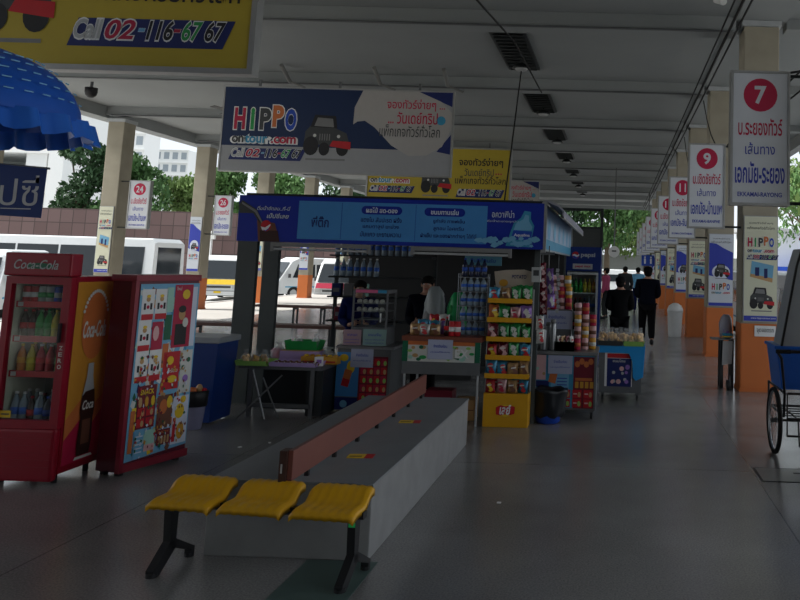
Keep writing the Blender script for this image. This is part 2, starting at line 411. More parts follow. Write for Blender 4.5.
for k in range(3, 9):
    poster((k+1) % 2, (-13.02, CY(k)-.004, 1.15), .37, 1.68, '%s upright poster on the left-row column beside sign number %d' % (['cream', 'blue and white'][(k+1) % 2], NUML[k]), 'posters on the left columns')
# paper notice on the first orange base
b = B('white'); b.bx(-.15, .15, -.006, 0, 0, .15); b.m('darkgrey'); b.text('จุดจอดรถ', 0, .075, .24, .07, -.008, .01)
o = b.done('paper_notice'); o.location = (2.12, CY(1)-.01, .77); tag(o, 'small white handwritten notice taped on the nearest orange column base', 'notice')

# ceiling hardware
def ceiling_grille(y0, y1, x, label):
    t = T('ceiling_grille', label, 'ceiling vent', (x, (y0+y1)/2, 5.42), 0, 'dark grilles in the ceiling bays'); L_ = y1-y0
    b = B(DSTEEL); b.bx(-.3, .3, -L_/2, L_/2, -.035, 0); b.done('frame', t)
    b = B(mat('grille_slats', (.075, .08, .08), .6, .2))
    n = 14
    for i in range(n): b.box(0, -L_/2+.1+(L_-.2)*i/(n-1), -.05, .5, .07, .012, rot=(.6, 0, 0))
    b.done('slats', t)
def pendant_lamp(y, x, label):
    t = T('pendant_lamp', label, 'ceiling lamp', (x, y, 5.42), 0, 'round lamps hanging below the ceiling grilles')
    b = B(DSTEEL); b.cyl((0, 0, -.04), (0, 0, -.14), .02); b.done('stem', t)
    b = B(DSTEEL); b.lathe([(.03, -.1), (.12, -.14), (.17, -.2), (.17, -.21)], n=20); b.done('lamp_shade', t)
    b = B('lightgrey'); b.lathe([(.12, -.212), (.1, -.24), (.03, -.25)], n=16); b.done('bulb', t)
for i, k in enumerate(range(1, 8)):
    y0 = CY(k)+.6; d = ['nearest', 'second', 'third', 'fourth', 'fifth', 'sixth', 'farthest'][i]
    ceiling_grille(y0, y0+2.9-.1*i, -1.88, '%s dark rectangular grille along the ceiling towards the far end' % d)
    pendant_lamp(y0+2.1, -1.84, '%s round lamp hanging below the row of ceiling grilles' % d)
def tube_bracket(x, y, label):
    t = T('stay_rod', label, 'bracket', (x, y, 5.2), 0, 'angled stay rods along the ceiling beam')
    b = B(mat('old_white_metal', (.2, .2, .19), .6)); b.cyl((0, -.75, .17), (0, -.3, -.05), .04, n=8); b.done('upper_rod', t)
    b = B(mat('old_white_metal', (.2, .2, .19), .6)); b.cyl((0, -.3, -.05), (.3, -.24, -.16), .022, n=8); b.done('lower_rod', t)
for x, n in ((-6.6, 'left'), (-4.8, 'middle'), (-3.45, 'right')): tube_bracket(x, CY(2)-.05, '%s pale angled rod between ceiling and beam above the navy banner' % n)
b = B(GSTEEL)
for k in range(1, 8): b.cyl((-13.2, CY(k)-.03, 5.185), (1.6, CY(k)-.03, 5.185), .018, n=6)
tag(b.done('conduit_pipe'), 'thin dark pipes running across the ceiling along each beam', 'pipe', kind='stuff')
def cable(pts, r, label, n=5, name='cable', sag=0):
    b = B(RUBBER); out = []
    for p, q in zip(pts, pts[1:]):
        for i in range(6):
            u = i/6; v = Vector(p).lerp(Vector(q), u); v.z -= sag*4*u*(1-u); out.append(v)
    out.append(Vector(pts[-1])); b.tube(out, r, n); return tag(b.done(name), label, 'cable', 'black cables under the ceiling')
cable([(-1.84, CY(1)+2.7, 5.16), (-1.62, 11.2, 2.42)], .012, 'long thin black cord dropping from the nearest ceiling lamp to the kiosk roof', sag=.03)
cable([(1.5, YN, 5.08), (1.5, YF-1, 5.08)], .022, 'thickest black cable running under the right beam')
cable([(1.56, YN, 4.98), (1.56, YF-1, 4.98)], .016, 'black cable hanging just below the thick one at the right beam')
cable([(1.42, YN, 5.15), (1.42, YF-1, 5.15)], .014, 'topmost cable run left of the right beam')
cable([(1.0, 4.5, 5.35), (2.9, 6.2, 4.9), (1.55, 11.3, 3.65)], .012, 'loose black wire looping past the first beige column, upper one', sag=.12)
cable([(1.15, 4.5, 5.35), (3.1, 6.3, 4.8), (1.6, 11.3, 3.55)], .012, 'loose black wire looping past the first beige column, lower one', sag=.16)
cable([(3.4, 8.2, 4.4), (1.55, 7.3, 3.53)], .012, 'short black wire reaching the top of the number 7 sign', sag=.1)
cable([(1.62, 11.4, 3.6), (1.62, 15.6, 5.0)], .011, 'slack black wire between the signs numbered 7 and 9', sag=.5)
cable([(1.62, 15.9, 3.6), (1.62, 20.1, 5.0)], .011, 'slack black wire between the signs numbered 9 and 11', sag=.5)
cable([(-1.95, 10.2, 5.13), (-1.7, 12.2, 5.13), (-1.62, CY(2)-.05, 5.13)], .016, 'dark cable stapled across the nearest ceiling grille')
b = B('black'); b.lathe([(.02, 0), (.12, -.01), (.12, -.1), (.1, -.17), (.05, -.22)], n=18)
o = b.done('dome_camera'); o.location = (-11.2, 16.5, 5.12); tag(o, 'black dome security camera hanging at the upper left', 'camera')
b = B(GSTEEL); b.cyl((0, 0, -.01), (0, 0, .3), .03); b.done('camera_stem', o)
t = T('spot_camera', 'small white tube camera under the ceiling at the top right', 'camera', (1.27, 10.4, 5.42))
b = B('lightgrey'); b.cyl((0, 0, 0), (0, 0, -.1), .02); b.done('mount', t)
b = B('white'); b.cyl((-.03, .1, -.1), (.04, -.12, -.2), .05, n=14); b.done('camera_body', t)
t = T('ceiling_fan', 'dark ceiling fan left of the navy banner', 'fan', (-8.9, 18.0, 5.42))
b = B(DSTEEL); b.cyl((0, 0, 0), (0, 0, -.42), .02); b.done('fan_rod', t)
b = B(DSTEEL); b.lathe([(.04, -.38), (.11, -.42), (.11, -.5), (.04, -.54)], n=16); b.done('motor', t)
for i in range(3):
    a = 2*PI*i/3+.3; b = B(DSTEEL, RZ(a)); b.box(.38, 0, -.47, .58, .12, .012, rot=(.2, 0, 0)); b.done('blade', t)

# ------------------------------------------------------------------ concrete plinth, backboard, yellow seats
PL = mat('grey_plinth_paint', (.2, .21, .22), .55, var=.16, scale=4)
PLF = mat('grey_plinth_side', (.26, .26, .26), .6, var=.25, scale=6)
t = T('concrete_plinth', 'long low grey plinth with a brown backboard running into the hall', 'plinth', (-1.83, 6.2, 0))
b = B(PLF); b.bx(-.47, .47, -1.47, 1.5, 0, .405, bev=.008); b.done('plinth_body', t)
b = B(PL); b.bx(-.475, .475, -1.475, 1.505, .405, .422, bev=.003); b.done('top_slab', t)
t = T('backboard', 'long reddish brown wooden board standing on edge on the grey plinth', 'board', (-1.79, 6.15, .422))
b = B(mat('red_brown_wood', (.19, .065, .05), .45, var=.2, scale=3)); b.bx(-.014, .014, -1.55, 1.6, .035, .2, bev=.003); b.done('board', t)
b = B(mat('dark_brown_wood', (.05, .02, .015), .5)); b.bx(-.055, -.014, -1.57, -1.49, .0, .2); b.m('lightgrey'); b.rect(-.045, -.035, .08, .13, -1.572); b.done('end_block', t)
for i in range(7):
    b = B('black'); b.bx(-.012, .012, -1.3+.46*i, -1.275+.46*i, 0, .035); b.done('foot', t)
for x, y, n in ((-1.62, 5.36, 'nearer'), (-1.6, 6.52, 'farther')):
    b = B('yellow'); b.bx(-.09, .02, -.055, .055, 0, .002); b.m('red'); b.bx(.02, .075, -.055, .055, 0, .002); b.m('black'); b.bx(-.08, .0, -.02, .0, .002, .0025)
    o = b.done('sticker'); o.location = (x, y, .423); o.rotation_euler.z = .1; tag(o, '%s yellow and red sticker on the plinth top' % n, 'sticker', 'stickers on the plinth')

SEATY = mat('yellow_seat_plastic', (.66, .34, .008), .35, var=.08)
def seat_mesh():
    b = B(SEATY); nx, ny = 16, 12; w, d = .35, .285; th = .012
    def zf(u, v):   # u -1..1 across, v 0 front..1 back
        z = -.018*math.exp(-((v-.0)/.12)**2) + .004*v
        z += .056*(1/(1+math.exp(-(v-.7)/.045)))
        z -= .012*(1-u*u)*math.exp(-((v-.45)/.3)**2)
        z -= .016*abs(u)**10
        return z + .0022*math.cos(u*PI*7)
    vs = []
    for s_ in (0, 1):
        for j in range(ny+1):
            for i in range(nx*3+1):
                u = -1+2*i/(nx*3); v = j/ny
                vs.append((u*w/2*(1-.03*v), -d/2+v*d, zf(u, v)-(th if s_ else 0)-(.02*s_*(1 if j in (0,) or i in (0, nx*3) else 0))))
    W = nx*3+1; H_ = ny+1; o = W*H_; fs = []
    for j in range(ny):
        for i in range(nx*3):
            a = j*W+i; fs += [(a, a+1, a+W+1, a+W), (o+a, o+a+W, o+a+W+1, o+a+1)]
    for i in range(nx*3): fs += [(i, o+i, o+i+1, i+1), (ny*W+i, ny*W+i+1, o+ny*W+i+1, o+ny*W+i)]
    for j in range(ny): a = j*W; c = a+W-1; fs += [(a, a+W, o+a+W, o+a), (c, o+c, o+c+W, c+W)]
    b.add(vs, fs, True); return b
t = T('seat_row', 'row of three yellow moulded plastic seats on a black beam with two legs', 'bench', (-1.875, 4.47, 0), -.105)
for i in range(3):
    b = seat_mesh(); o = b.done('seat', t); o.location = ((i-1)*.4, .0, .4)
    b2 = B('black'); b2.bx(-.09, .09, -.08, .08, -.035, -.012); o2 = b2.done('seat_plate', o)
b = B('black'); b.bx(-.58, .58, -.025, .025, .33, .366); b.done('beam', t)
for s_ in (-1, 1):
    b = B('black'); x = s_*.52
    b.prism([(-.03, .335), (.035, .335), (.03, .1), (-.015, .1)], x-.022, x+.022)
    b.prism([(-.14, 0), (-.09, 0), (.03, .1), (.18, .04), (.18, .0), (.205, .0), (.205, .055), (.03, .15), (-.015, .15), (-.14, .035)], x-.022, x+.022)
    lg = b.done('leg', t)
    b = B('black'); b.cyl((x, -.12, 0), (x, -.12, .02), .03); b.cyl((x, .19, 0), (x, .19, .02), .022); b.done('foot_pad', lg)
b = B(mat('neon_green_tape', (.05, .8, .2), .5)); b.bx(.505, .54, -.032, -.028, .29, .32); b.done('tape_mark', t)
# painted patches and cover on the floor
b = B(mat('green_floor_paint', (.075, .12, .11), .5, var=.15)); b.bx(-1.7, -1.3, 3.0, 4.72, 0, .002); tag(b.done('floor_patch'), 'dull green painted strip on the floor below the yellow seats', 'floor patch')
t = T('drain_cover', 'square metal floor cover with two small slots, lower right by the cart', 'drain cover', (1.6, 6.95, 0))
b = B(mat('cover_terrazzo', (.2, .2, .195), .3)); b.bx(-.36, .36, -.21, .21, 0, .003); b.done('lid', t)
b = B('black'); b.bx(-.375, .375, -.225, -.21, 0, .004); b.bx(-.375, .375, .21, .225, 0, .004); b.bx(-.375, -.36, -.21, .21, 0, .004); b.bx(.36, .375, -.21, .21, 0, .004); b.done('rim', t)
b = B('black'); b.bx(-.06, .0, .05, .08, .003, .005); b.bx(.0, .05, -.09, -.06, .003, .005); b.done('lifting_slot', t)
for i, (x, y) in enumerate(((-.79, 5.9), (-3.3, 7.3), (-3.12, 7.5))):
    b = B('white'); b.box(0, 0, .006, .03, .022, .008, rot=(0, 0, i), bev=.003); o = b.done('litter_scrap'); o.location = (x, y, 0); tag(o, ['tiny white scrap of litter beside the plinth foot', 'tiny white scrap on the floor under the folding stand', 'tiny white scrap on the floor right of the folding stand'][i], 'litter')

# ------------------------------------------------------------------ bottles, cans
def bottle(cap, body, label_c, h=.2, r=.03, name='drink_bottle'):
    o = T(name, '', 'bottle')
    b = B(body); b.lathe([(r*.8, 0), (r, h*.04), (r, h*.28), (r*.93, h*.36), (r, h*.45), (r, h*.58), (r*.75, h*.72), (r*.36, h*.86), (r*.34, h*.93)], n=12); b.done('bottle_body', o)
    b = B(label_c); b.lathe([(r*1.02, h*.3), (r*1.02, h*.52)], n=12); b.done('bottle_label', o)
    b = B(cap); b.lathe([(r*.42, h*.92), (r*.42, h)], n=10); b.done('cap', o)
    return o
def can(c1, c2, h=.12, r=.033, name='drink_can'):
    o = T(name, '', 'can')
    b = B(c1); b.lathe([(r*.85, 0), (r, h*.06), (r, h*.92), (r*.85, h)], n=14); b.done('can_body', o)
    b = B(c2); b.lathe([(r*1.02, h*.3), (r*1.02, h*.62)], n=14); b.done('can_label', o)
    b = B(STEEL); b.lathe([(r*.84, h*.99), (r*.86, h*1.02), (r*.75, h*1.0)], n=14); b.done('can_lid', o)
    return o
def place(proto, loc, label, group, rz=0, used=set(), scale=None):
    if proto.name in used: return dup(proto, loc, rz, label, group, scale)
    used.add(proto.name); proto.location = loc; proto.rotation_euler = (0, 0, rz); proto['label'] = label; proto['group'] = group
    if scale: proto.scale = scale
    return proto
P_GREEN = bottle('green', mat('green_soda', (.02, .3, .05), .2), mat('soda_label_green', (.05, .4, .1), .5))
P_COLA = bottle('red', mat('cola_liquid', (.03, .008, .006), .15), mat('cola_label', (.6, .015, .02), .5))
P_ORG = bottle('yellow', mat('orange_soda', (.65, .2, .02), .2), mat('orange_label', (.8, .35, .02), .5))
P_YEL = bottle('yellow', mat('yellow_soda', (.6, .5, .05), .2), mat('yellow_label', (.75, .65, .05), .5))
P_RED = bottle('white', mat('red_soda', (.5, .01, .03), .2), mat('red_label', (.7, .05, .07), .5))
P_WAT = bottle('white', mat('clear_water_bottle', (.24, .31, .37), .12), mat('water_label', (.04, .15, .6), .5), .23, .033)
P_DRK = bottle('blue', mat('dark_soda', (.02, .025, .06), .15), mat('dark_label', (.02, .08, .4), .5))
P_CR = can('red', 'white'); P_CG = can('lightgrey', 'green'); P_CB = can('blue', 'lightgrey'); P_CN = can('gold', 'offwhite', .13, .04, 'food_can'); P_CO = can('crimson', 'orange', .13, .04, 'food_can'); P_CP = can('palepink', 'brown', .13, .04, 'food_can')
CN = {P_GREEN.name: 'green soda bottle', P_COLA.name: 'dark cola bottle', P_ORG.name: 'orange drink bottle', P_YEL.name: 'yellow drink bottle', P_RED.name: 'red drink bottle', P_WAT.name: 'clear water bottle', P_DRK.name: 'dark blue-labelled bottle',
      P_CR.name: 'red drink can', P_CG.name: 'silver-green can', P_CB.name: 'blue can', P_CN.name: 'yellow food can', P_CO.name: 'red food can', P_CP.name: 'pale food can'}
KEEP = {p: CN[p.name] for p in (P_GREEN, P_COLA, P_ORG, P_YEL, P_RED, P_WAT, P_DRK, P_CR, P_CG, P_CB, P_CN, P_CO, P_CP)}

# ------------------------------------------------------------------ red drinks fridge
FRED = mat('fridge_red', (.27, .006, .02), .35, var=.06)
t = T('drinks_fridge', 'red glass-door drinks fridge with an orange cola advert on its side', 'fridge', (-4.28, 5.97, 0))
w2 = .245; D = .5
b = B(FRED)
b.bx(-w2, -w2+.03, .03, D, .07, 1.5); b.bx(w2-.03, w2, .03, D, .07, 1.5); b.bx(-w2+.03, w2-.03, D-.03, D, .07, 1.5); b.bx(-w2+.03, w2-.03, .03, D-.03, 1.46, 1.5); b.bx(-w2+.03, w2-.03, .03, D-.03, .07, .4)
b.done('cabinet', t)
b = B(mat('fridge_liner', (.55, .55, .42), .5)); b.bx(-w2+.03, -w2+.04, .04, D-.04, .4, 1.46); b.m('darkgrey'); b.bx(-w2+.04, w2-.03, D-.045, D-.031, .4, 1.46); b.bx(w2-.04, w2-.03, .04, D-.045, .4, 1.46); b.bx(-w2+.04, w2-.04, .04, D-.045, .4, .41); b.done('inner_liner', t)
b = B(FRED); b.bx(-w2-.005, w2+.004, -.05, .08, 1.5, 1.67, bev=.012)
b.m('lightgrey'); b.m('darkgreen'); b.disc(.02, 1.575, .1, -.0515, 18, .022); b.m('lightgrey'); b.text('Coca-Cola', -.01, 1.585, .33, .07, -.053, .008, .3)
b.done('header', t)
dr = B(FRED)
dr.bx(-w2, -w2+.045, -.02, .028, .4, 1.495); dr.bx(w2-.06, w2, -.02, .028, .4, 1.495); dr.bx(-w2+.045, w2-.06, -.02, .028, 1.44, 1.495); dr.bx(-w2+.045, w2-.06, -.02, .028, .4, .46)
dr.m('offwhite')
for i, ch in enumerate('ZERO'): dr.text(ch, w2-.03, .98-.045*i, .028, .03, -.022, .02)
dd = dr.done('door', t)
b = B(GLASS); b.bx(-w2+.045, w2-.06, -.002, .004, .46, 1.44); b.done('door_glass', dd)
b = B('black'); b.bx(w2-.052, w2-.038, -.045, -.02, 1.02, 1.16); b.done('handle', dd)
b = B('yellow'); b.rect(-w2+.05, -w2+.13, .47, .52, -.004); b.m('darkgrey'); b.rect(-w2+.06, -w2+.12, .49, .5, -.006); b.done('price_label', dd)
b = B(FRED)
b.box(0, .0, .215, 2*w2, .07, .37, bev=.02)
for i in range(5): b.bx(-w2+.02, w2-.02, -.038, -.03, .12+.05*i, .135+.05*i)
b.done('kick_panel', t)
for i, z in enumerate((.62, .86, 1.23)):
    zz = (.79, 1.045, 1.3)[i]
    b = B('red'); b.bx(-w2+.045, w2-.045, .06, D-.06, zz-.012, zz); b.bx(-w2+.045, w2-.045, .045, .06, zz-.035, zz+.01); b.m('offwhite'); b.rect(-w2+.06, -w2+.1, zz-.028, zz+.004, .044); b.done('shelf', t)
SX = RZ(PI/2)   # printing plane turned to face +X : local x -> +Y
b = B(mat('advert_orange', (.55, .24, .03), .4, var=.12, scale=5), TR(w2, .015, 0) @ SX @ Matrix.Diagonal((.79, 1, 1, 1)))
D = .62   # local x is depth (0.03..0.6), z height, y negative is outside
b.rect(.05, D-.015, .12, 1.46, -.004)
b.m('crimson'); b.poly([(.05, .12), (D-.015, .12), (D-.015, .5), (.45, .38), (.3, .45), (.05, .3)], -.006)
b.m('orange'); b.poly([(.05, .3), (.3, .45), (.45, .38), (D-.015, .5), (D-.015, .6), (.4, .5), (.25, .58), (.05, .45)], -.006)
b.disc(.34, 1.13, .19, -.008, 28, .26)
b.m('offwhite')
for i in range(16):
    a = PI*(.12+.76*i/15); b.disc(.34+.19*math.cos(a), 1.15+.24*math.sin(a), .018, -.01, 8, .014)
b.text('Coca-Cola', .34, 1.1, .34, .13, -.012, .025, .3)
b.m('lightgrey'); b.poly([(.3, .84), (.38, .84), (.385, .74), (.43, .6), (.44, .5), (.24, .5), (.25, .6), (.295, .74)], -.012)
b.m('cola'); b.poly([(.25, .6), (.29, .63), (.42, .64), (.43, .6), (.445, .5), (.43, .42), (.44, .25), (.42, .16), (.24, .16), (.23, .25), (.25, .42), (.235, .5)], -.014)
b.m('offwhite'); b.text('Coca', .34, .53, .16, .07, -.016, .02, .3); b.m('brown'); b.rect(.28, .4, .24, .42, -.016)
b.m('offwhite'); b.poly([(.22, .155), (.45, .155), (.47, .135), (.2, .135)], -.016)
b.done('side_advert', t, fix=False); D = .5
for x in (-w2+.05, w2-.05):
    for y in (.08, D-.07):
        b = B('black'); b.cyl((x, y, 0), (x, y, .075), .02); b.done('leveling_foot', t)
FX, FY = -4.28, 5.97
rows = [(1.302, .105, [P_CR, P_CR, P_CG, P_CG, P_CB, P_CB], 'top'), (1.047, 1, [P_COLA, P_COLA, P_GREEN, P_GREEN, P_YEL, P_DRK], 'second'), (.792, 1, [P_ORG, P_YEL, P_RED, P_RED, P_GREEN], 'third'), (.412, 1, [P_WAT, P_WAT, P_COLA, P_WAT, P_DRK, P_WAT], 'bottom')]
for z, _, lst, nm in rows:
    n = len(lst)
    for r_ in (0, 1):
        for i, p in enumerate(lst):
            x = FX-.19+.36*(i+.5)/n
            place(p, (x, FY+.1+.13*r_, z), '%s on the %s shelf of the red fridge, %s from left, %s row' % (KEEP[p], nm, ORD[i], ['front', 'back'][r_]), 'drinks in the red fridge', random.random()*6)

# ------------------------------------------------------------------ maroon cabinet with advert collage
MAR = mat('maroon_paint', (.11, .008, .022), .4, var=.1)
ca = math.atan2(.17, .62)
t = T('promotion_cabinet', 'dark red cabinet covered with snack adverts on its right side', 'cabinet', (-3.72, 6.23, 0), -ca)
b = B(MAR); b.bx(-.23, 0, 0, .64, .03, 1.51, bev=.01); b.done('cabinet_body', t)
b = B(mat('maroon_rim', (.24, .012, .03), .4)); b.bx(-.235, .012, -.012, .65, 1.47, 1.52, bev=.004); b.bx(-.03, .012, -.012, .02, .03, 1.47); b.bx(-.002, .012, .0, .65, .03, .09); b.done('edge_trim', t)
for x in (-.19, -.05):
    for y in (.05, .59):
        b = B('black'); b.bx(x-.02, x+.02, y-.02, y+.02, 0, .03); b.done('leveling_foot', t)
b = B('skyblue', TR(.002, 0, 0) @ SX); y = -.004
b.poly([(.03, .1), (.63, .13), (.64, 1.45), (.04, 1.45)], y)
def tile(x0, x1, z0, z1, c, y): b.m(c); b.rect(x0, x1, z0, z1, y)
rr = random.Random(21)
for i in range(170):
    q = rr.random(); b.m(['offwhite', 'paper', 'mint', 'crimson', 'tan', 'darkgreen', 'navy', 'yellow', 'white', 'brown', 'orange', 'cyan', 'darkred'][i % 13]); X_ = .05+.53*rr.random(); Z_ = .14+1.25*rr.random(); A_ = rr.random()*3
    b.poly([(X_+(.012+.02*q)*math.cos(A_+k*1.57), Z_+(.02+.03*rr.random())*math.sin(A_+k*1.57)) for k in range(4)], y-.0002-.00001*i)
for (x, z) in ((.06, 1.17), (.19, 1.17), (.05, .93), (.05, .69), (.18, .69)):      # white face leaflets with red foot
    tile(x, x+.12, z, z+.24, 'white', y-.002); tile(x+.005, x+.115, z, z+.045, 'red', y-.004)
    b.m('tan'); b.disc(x+.06, z+.16, .02, y-.004, 10); b.m('yellow'); b.disc(x+.06, z+.185, .02, y-.005, 10, .012); b.m('black'); b.rect(x+.02, x+.04, z+.08, z+.13, y-.004); b.rect(x+.08, x+.1, z+.08, z+.13, y-.004); b.m('crimson'); b.disc(x+.06, z+.1, .015, y-.004, 8)
tile(.18, .29, .93, 1.15, 'crimson', y-.003); b.m('palepink'); b.disc(.22, 1.06, .03, y-.005, 10, .06)
tile(.38, .57, .93, 1.44, 'crimson', y-.003); b.m('yellow'); b.disc(.5, 1.36, .04, y-.005, 12); b.m('offwhite'); b.text('ใหม่', .42, 1.41, .05, .03, y-.005); b.m('tan'); b.disc(.47, 1.2, .035, y-.005, 12, .05); b.m('black'); b.disc(.47, 1.24, .04, y-.006, 12, .03); b.rect(.41, .53, .95, 1.12, y-.004); b.m('offwhite'); b.disc(.51, 1.13, .03, y-.006, 10, .04)
tile(.3, .37, 1.0, 1.2, 'darkgreen', y-.003); tile(.3, .36, .78, .97, 'orange', y-.003); tile(.3, .37, 1.22, 1.42, 'mint', y-.002)
tile(.57, .62, .93, 1.42, 'paper', y-.003)
tile(.32, .49, .6, .9, 'red', y-.003); b.m('yellow'); b.disc(.39, .83, .035, y-.005, 12); b.disc(.42, .68, .05, y-.005, 12, .03); b.m('offwhite'); b.text('อร่อย', .42, .75, .1, .035, y-.005)
tile(.5, .62, .55, .9, 'offwhite', y-.003); b.m('purple'); b.disc(.56, .67, .03, y-.005, 12); b.m('darkgreen'); b.disc(.58, .82, .02, y-.005); b.disc(.53, .76, .02, y-.005)
tile(.1, .28, .33, .66, 'darkred', y-.003); b.m('yellow'); b.text('SNACK', .19, .61, .13, .04, y-.005, .03)
for i in range(3):
    for j in range(2): b.m(['tan', 'gold', 'yellow'][i]); b.disc(.13+.06*i, .545-.02*j, .018, y-.005-.001*j, 8, .03)
for i in range(2):
    for j in range(2): b.m('red'); b.rect(.11+.085*i, .18+.085*i, .345+.08*j, .41+.08*j, y-.005); b.m('tan'); b.disc(.16+.085*i, .37+.08*j, .015, y-.006, 8, .025)
tile(.3, .45, .3, .56, 'brown', y-.003); b.m('orange'); b.disc(.36, .47, .04, y-.005, 10, .06); b.m('yellow'); b.disc(.42, .5, .03, y-.005, 10, .05)
tile(.46, .62, .15, .53, 'paper', y-.003); b.m('yellow'); b.disc(.53, .41, .05, y-.005, 12, .06); b.disc(.56, .5, .03, y-.005, 10); b.m('gold'); b.disc(.55, .25, .04, y-.005, 10, .07); b.m('red'); b.rect(.47, .5, .17, .36, y-.005)
tile(.32, .45, .17, .29, 'darkred', y-.004); b.m('orange'); b.text('RICH', .38, .27, .1, .02, y-.006, .02)
for i in range(4): b.m('tan'); b.rect(.33+.03*i, .35+.03*i, .18, .24, y-.006)
tile(.2, .3, .2, .31, 'mint', y-.003); tile(.2, .3, .15, .2, 'palepink', y-.003)
tile(.05, .09, .16, .48, 'orange', y-.003); tile(.06, .12, .32, .5, 'yellow', y-.002)
tile(.1, .19, .12, .33, 'skyblue', y-.004); b.m('paper'); [b.rect(.11, .18, .15+.03*i, .16+.03*i, y-.005) for i in range(5)]
for i in range(150):
    q = rr.random(); b.m(['offwhite', 'tan', 'darkred', 'gold', 'paper', 'darkgreen', 'brown', 'crimson'][i % 8]); X_ = .06+.54*rr.random(); Z_ = .16+.74*rr.random(); A_ = rr.random()*3
    b.poly([(X_+(.005+.009*q)*math.cos(A_+k*1.57), Z_+(.008+.014*rr.random())*math.sin(A_+k*1.57)) for k in range(4)], y-.008-.00001*i)
b.done('advert_collage', t, fix=False)

# blue chest bin and pail
t = T('recycling_bin', 'large blue plastic bin with a pale round emblem, behind the maroon cabinet', 'bin', (-4.31, 8.42, 0))
b = B(mat('bin_blue', (.004, .03, .17), .4)); b.prism([(-.27, .02), (.27, .02), (.3, .8), (-.3, .8)], -.22, .22, 'y'); b.m('cyan'); b.disc(-.08, .56, .075, -.224); b.m('blue'); b.text('RECYCLE', -.08, .56, .12, .03, -.226, .02); b.m('mint'); b.disc(-.05, .4, .02, -.224); b.done('bin_body', t)
b = B(mat('bin_lid', (.3, .32, .34), .4)); b.bx(-.32, .32, -.24, .24, .8, .86, bev=.015); b.done('lid', t)
b = B('black')
for x in (-.2, .2): b.cyl((x-.02, -.1, .03), (x+.02, -.1, .03), .03)
b.done('castors', t)
t = T('waste_pail', 'pale lilac pail with a black liner full of rubbish, beside the blue bin', 'pail', (-4.09, 8.0, 0))
b = B(mat('lilac_plastic', (.24, .24, .36), .5)); b.lathe([(.07, 0), (.075, .01), (.1, .26), (.105, .27)], n=20); b.done('pail_body', t)
b = B('black'); b.lathe([(.108, .22), (.112, .3), (.118, .36), (.1, .37), (.09, .34)], n=20); b.done('liner_bag', t)
b = B('orange'); b.ball((-.03, -.02, .37), (.05, .04, .03)); b.m('tan'); b.ball((.03, 0, .39), (.03, .03, .04)); b.m('red'); b.ball((.05, .03, .37), (.04, .03, .02)); b.m('white'); b.ball((0, .05, .38), (.03, .03, .03)); b.done('rubbish', t)

# ------------------------------------------------------------------ kiosk
t = T('kiosk_sign', 'long blue lit sign board across the front of the snack kiosk', 'sign', (-2.45, 8.6, 1.85))
W2 = 1.65
b = B(BLUEF); b.bx(-W2, W2, 0, .1, 0, .495); b.done('sign_box', t)
b = B(BLUEF); y = -.003
b.rect(-W2, W2, .0, .495, y); b.m(PANELB); b.rect(-1.0, 1.04, .04, .45, y-.002)
b.m(mat('panel_line', (.02, .12, .4), .5)); b.rect(-.535, -.527, .05, .44, y-.003); b.rect(.265, .272, .05, .44, y-.003)
NV = mat('sign_navy_text', (.005, .02, .14), .5, var=0); LT = mat('sign_light_text', (.55, .6, .66), .5, var=0)
b.m(NV); b.text('พี่ติ๊ก', -.76, .23, .19, .12, y-.004, .02)
b.m(BLUEF)
for x, s_ in ((.39-.22+.04, 'ผลไม้ สด-ดอง'), (.0, '')):
    if s_: pass
b.done('printed_face', t)
b = B(NV); y = -.008
def pill(x, z, w, h):
    pts = []
    for k in range(9): a = -PI/2+PI*k/8; pts.append((x+w/2-h/2+h/2*math.cos(a), z+h/2*math.sin(a)))
    for k in range(9): a = PI/2+PI*k/8; pts.append((x-w/2+h/2+h/2*math.cos(a), z+h/2*math.sin(a)))
    b.poly(pts, y)
MENU = t
b.m(BLUEF); pill(-.1, .37, .44, .09); pill(.58, .37, .44, .09)
b.m(LT); b.text('ผลไม้ สด-ดอง', -.1, .372, .34, .06, y-.002, .03); b.text('ขนมทานเล่น', .58, .372, .3, .06, y-.002, .03)
b.m(NV)
for i, (a_, c_) in enumerate((('แตงโม สับปะรด ฝรั่ง', 'ชูกำลัง กาแฟเย็น'), ('แคนตาลูป มะม่วง', 'ลูกอม ไอศกรีม'), ('มันแกว มะขามหวาน', 'ผ้าเย็น และของฝากต่างๆ ได้ที่นี่'))):
    b.text(a_, -.1, .27-.078*i, .44-.05*(i == 1), .058, y, .01); b.text(c_, .63, .27-.078*i, (.34, .33, .6)[i], .058, y, .01)
b.m(LT); b.text('ดื่มน้ำอัดลม..ที่-นี่', -1.27, .36, .36, .045, y, .012, .2); b.text('เป๊ปซี่เลย', -1.22, .28, .24, .055, y, .02, .2)
# cola glass with stream
b.xf = TR(-.13, 0, 0) @ Matrix.Diagonal((.93, 1, 1, 1))
b.m('darkgrey'); b.poly([(-1.64, .38), (-1.6, .44), (-1.42, .34), (-1.35, .22), (-1.38, .2), (-1.46, .3), (-1.62, .3)], y)
b.m('grey'); b.poly([(-1.6, .42), (-1.42, .33), (-1.34, .2), (-1.35, .19), (-1.44, .31), (-1.6, .4)], y-.001)
b.m('brown'); b.poly([(-1.41, .23), (-1.2, .2), (-1.13, .0), (-1.38, .0)], y); b.m('cola'); b.poly([(-1.37, .12), (-1.16, .12), (-1.13, .0), (-1.36, .0)], y-.001)
b.m('red'); b.disc(-1.3, .17, .06, y-.002, 20); b.m('white'); b.poly([(-1.36, .16), (-1.31, .15), (-1.25, .19), (-1.25, .17), (-1.29, .12), (-1.34, .12)], y-.003); b.m('blue'); b.poly([(-1.34, .13), (-1.3, .12), (-1.26, .15), (-1.27, .13), (-1.3, .11)], y-.004)
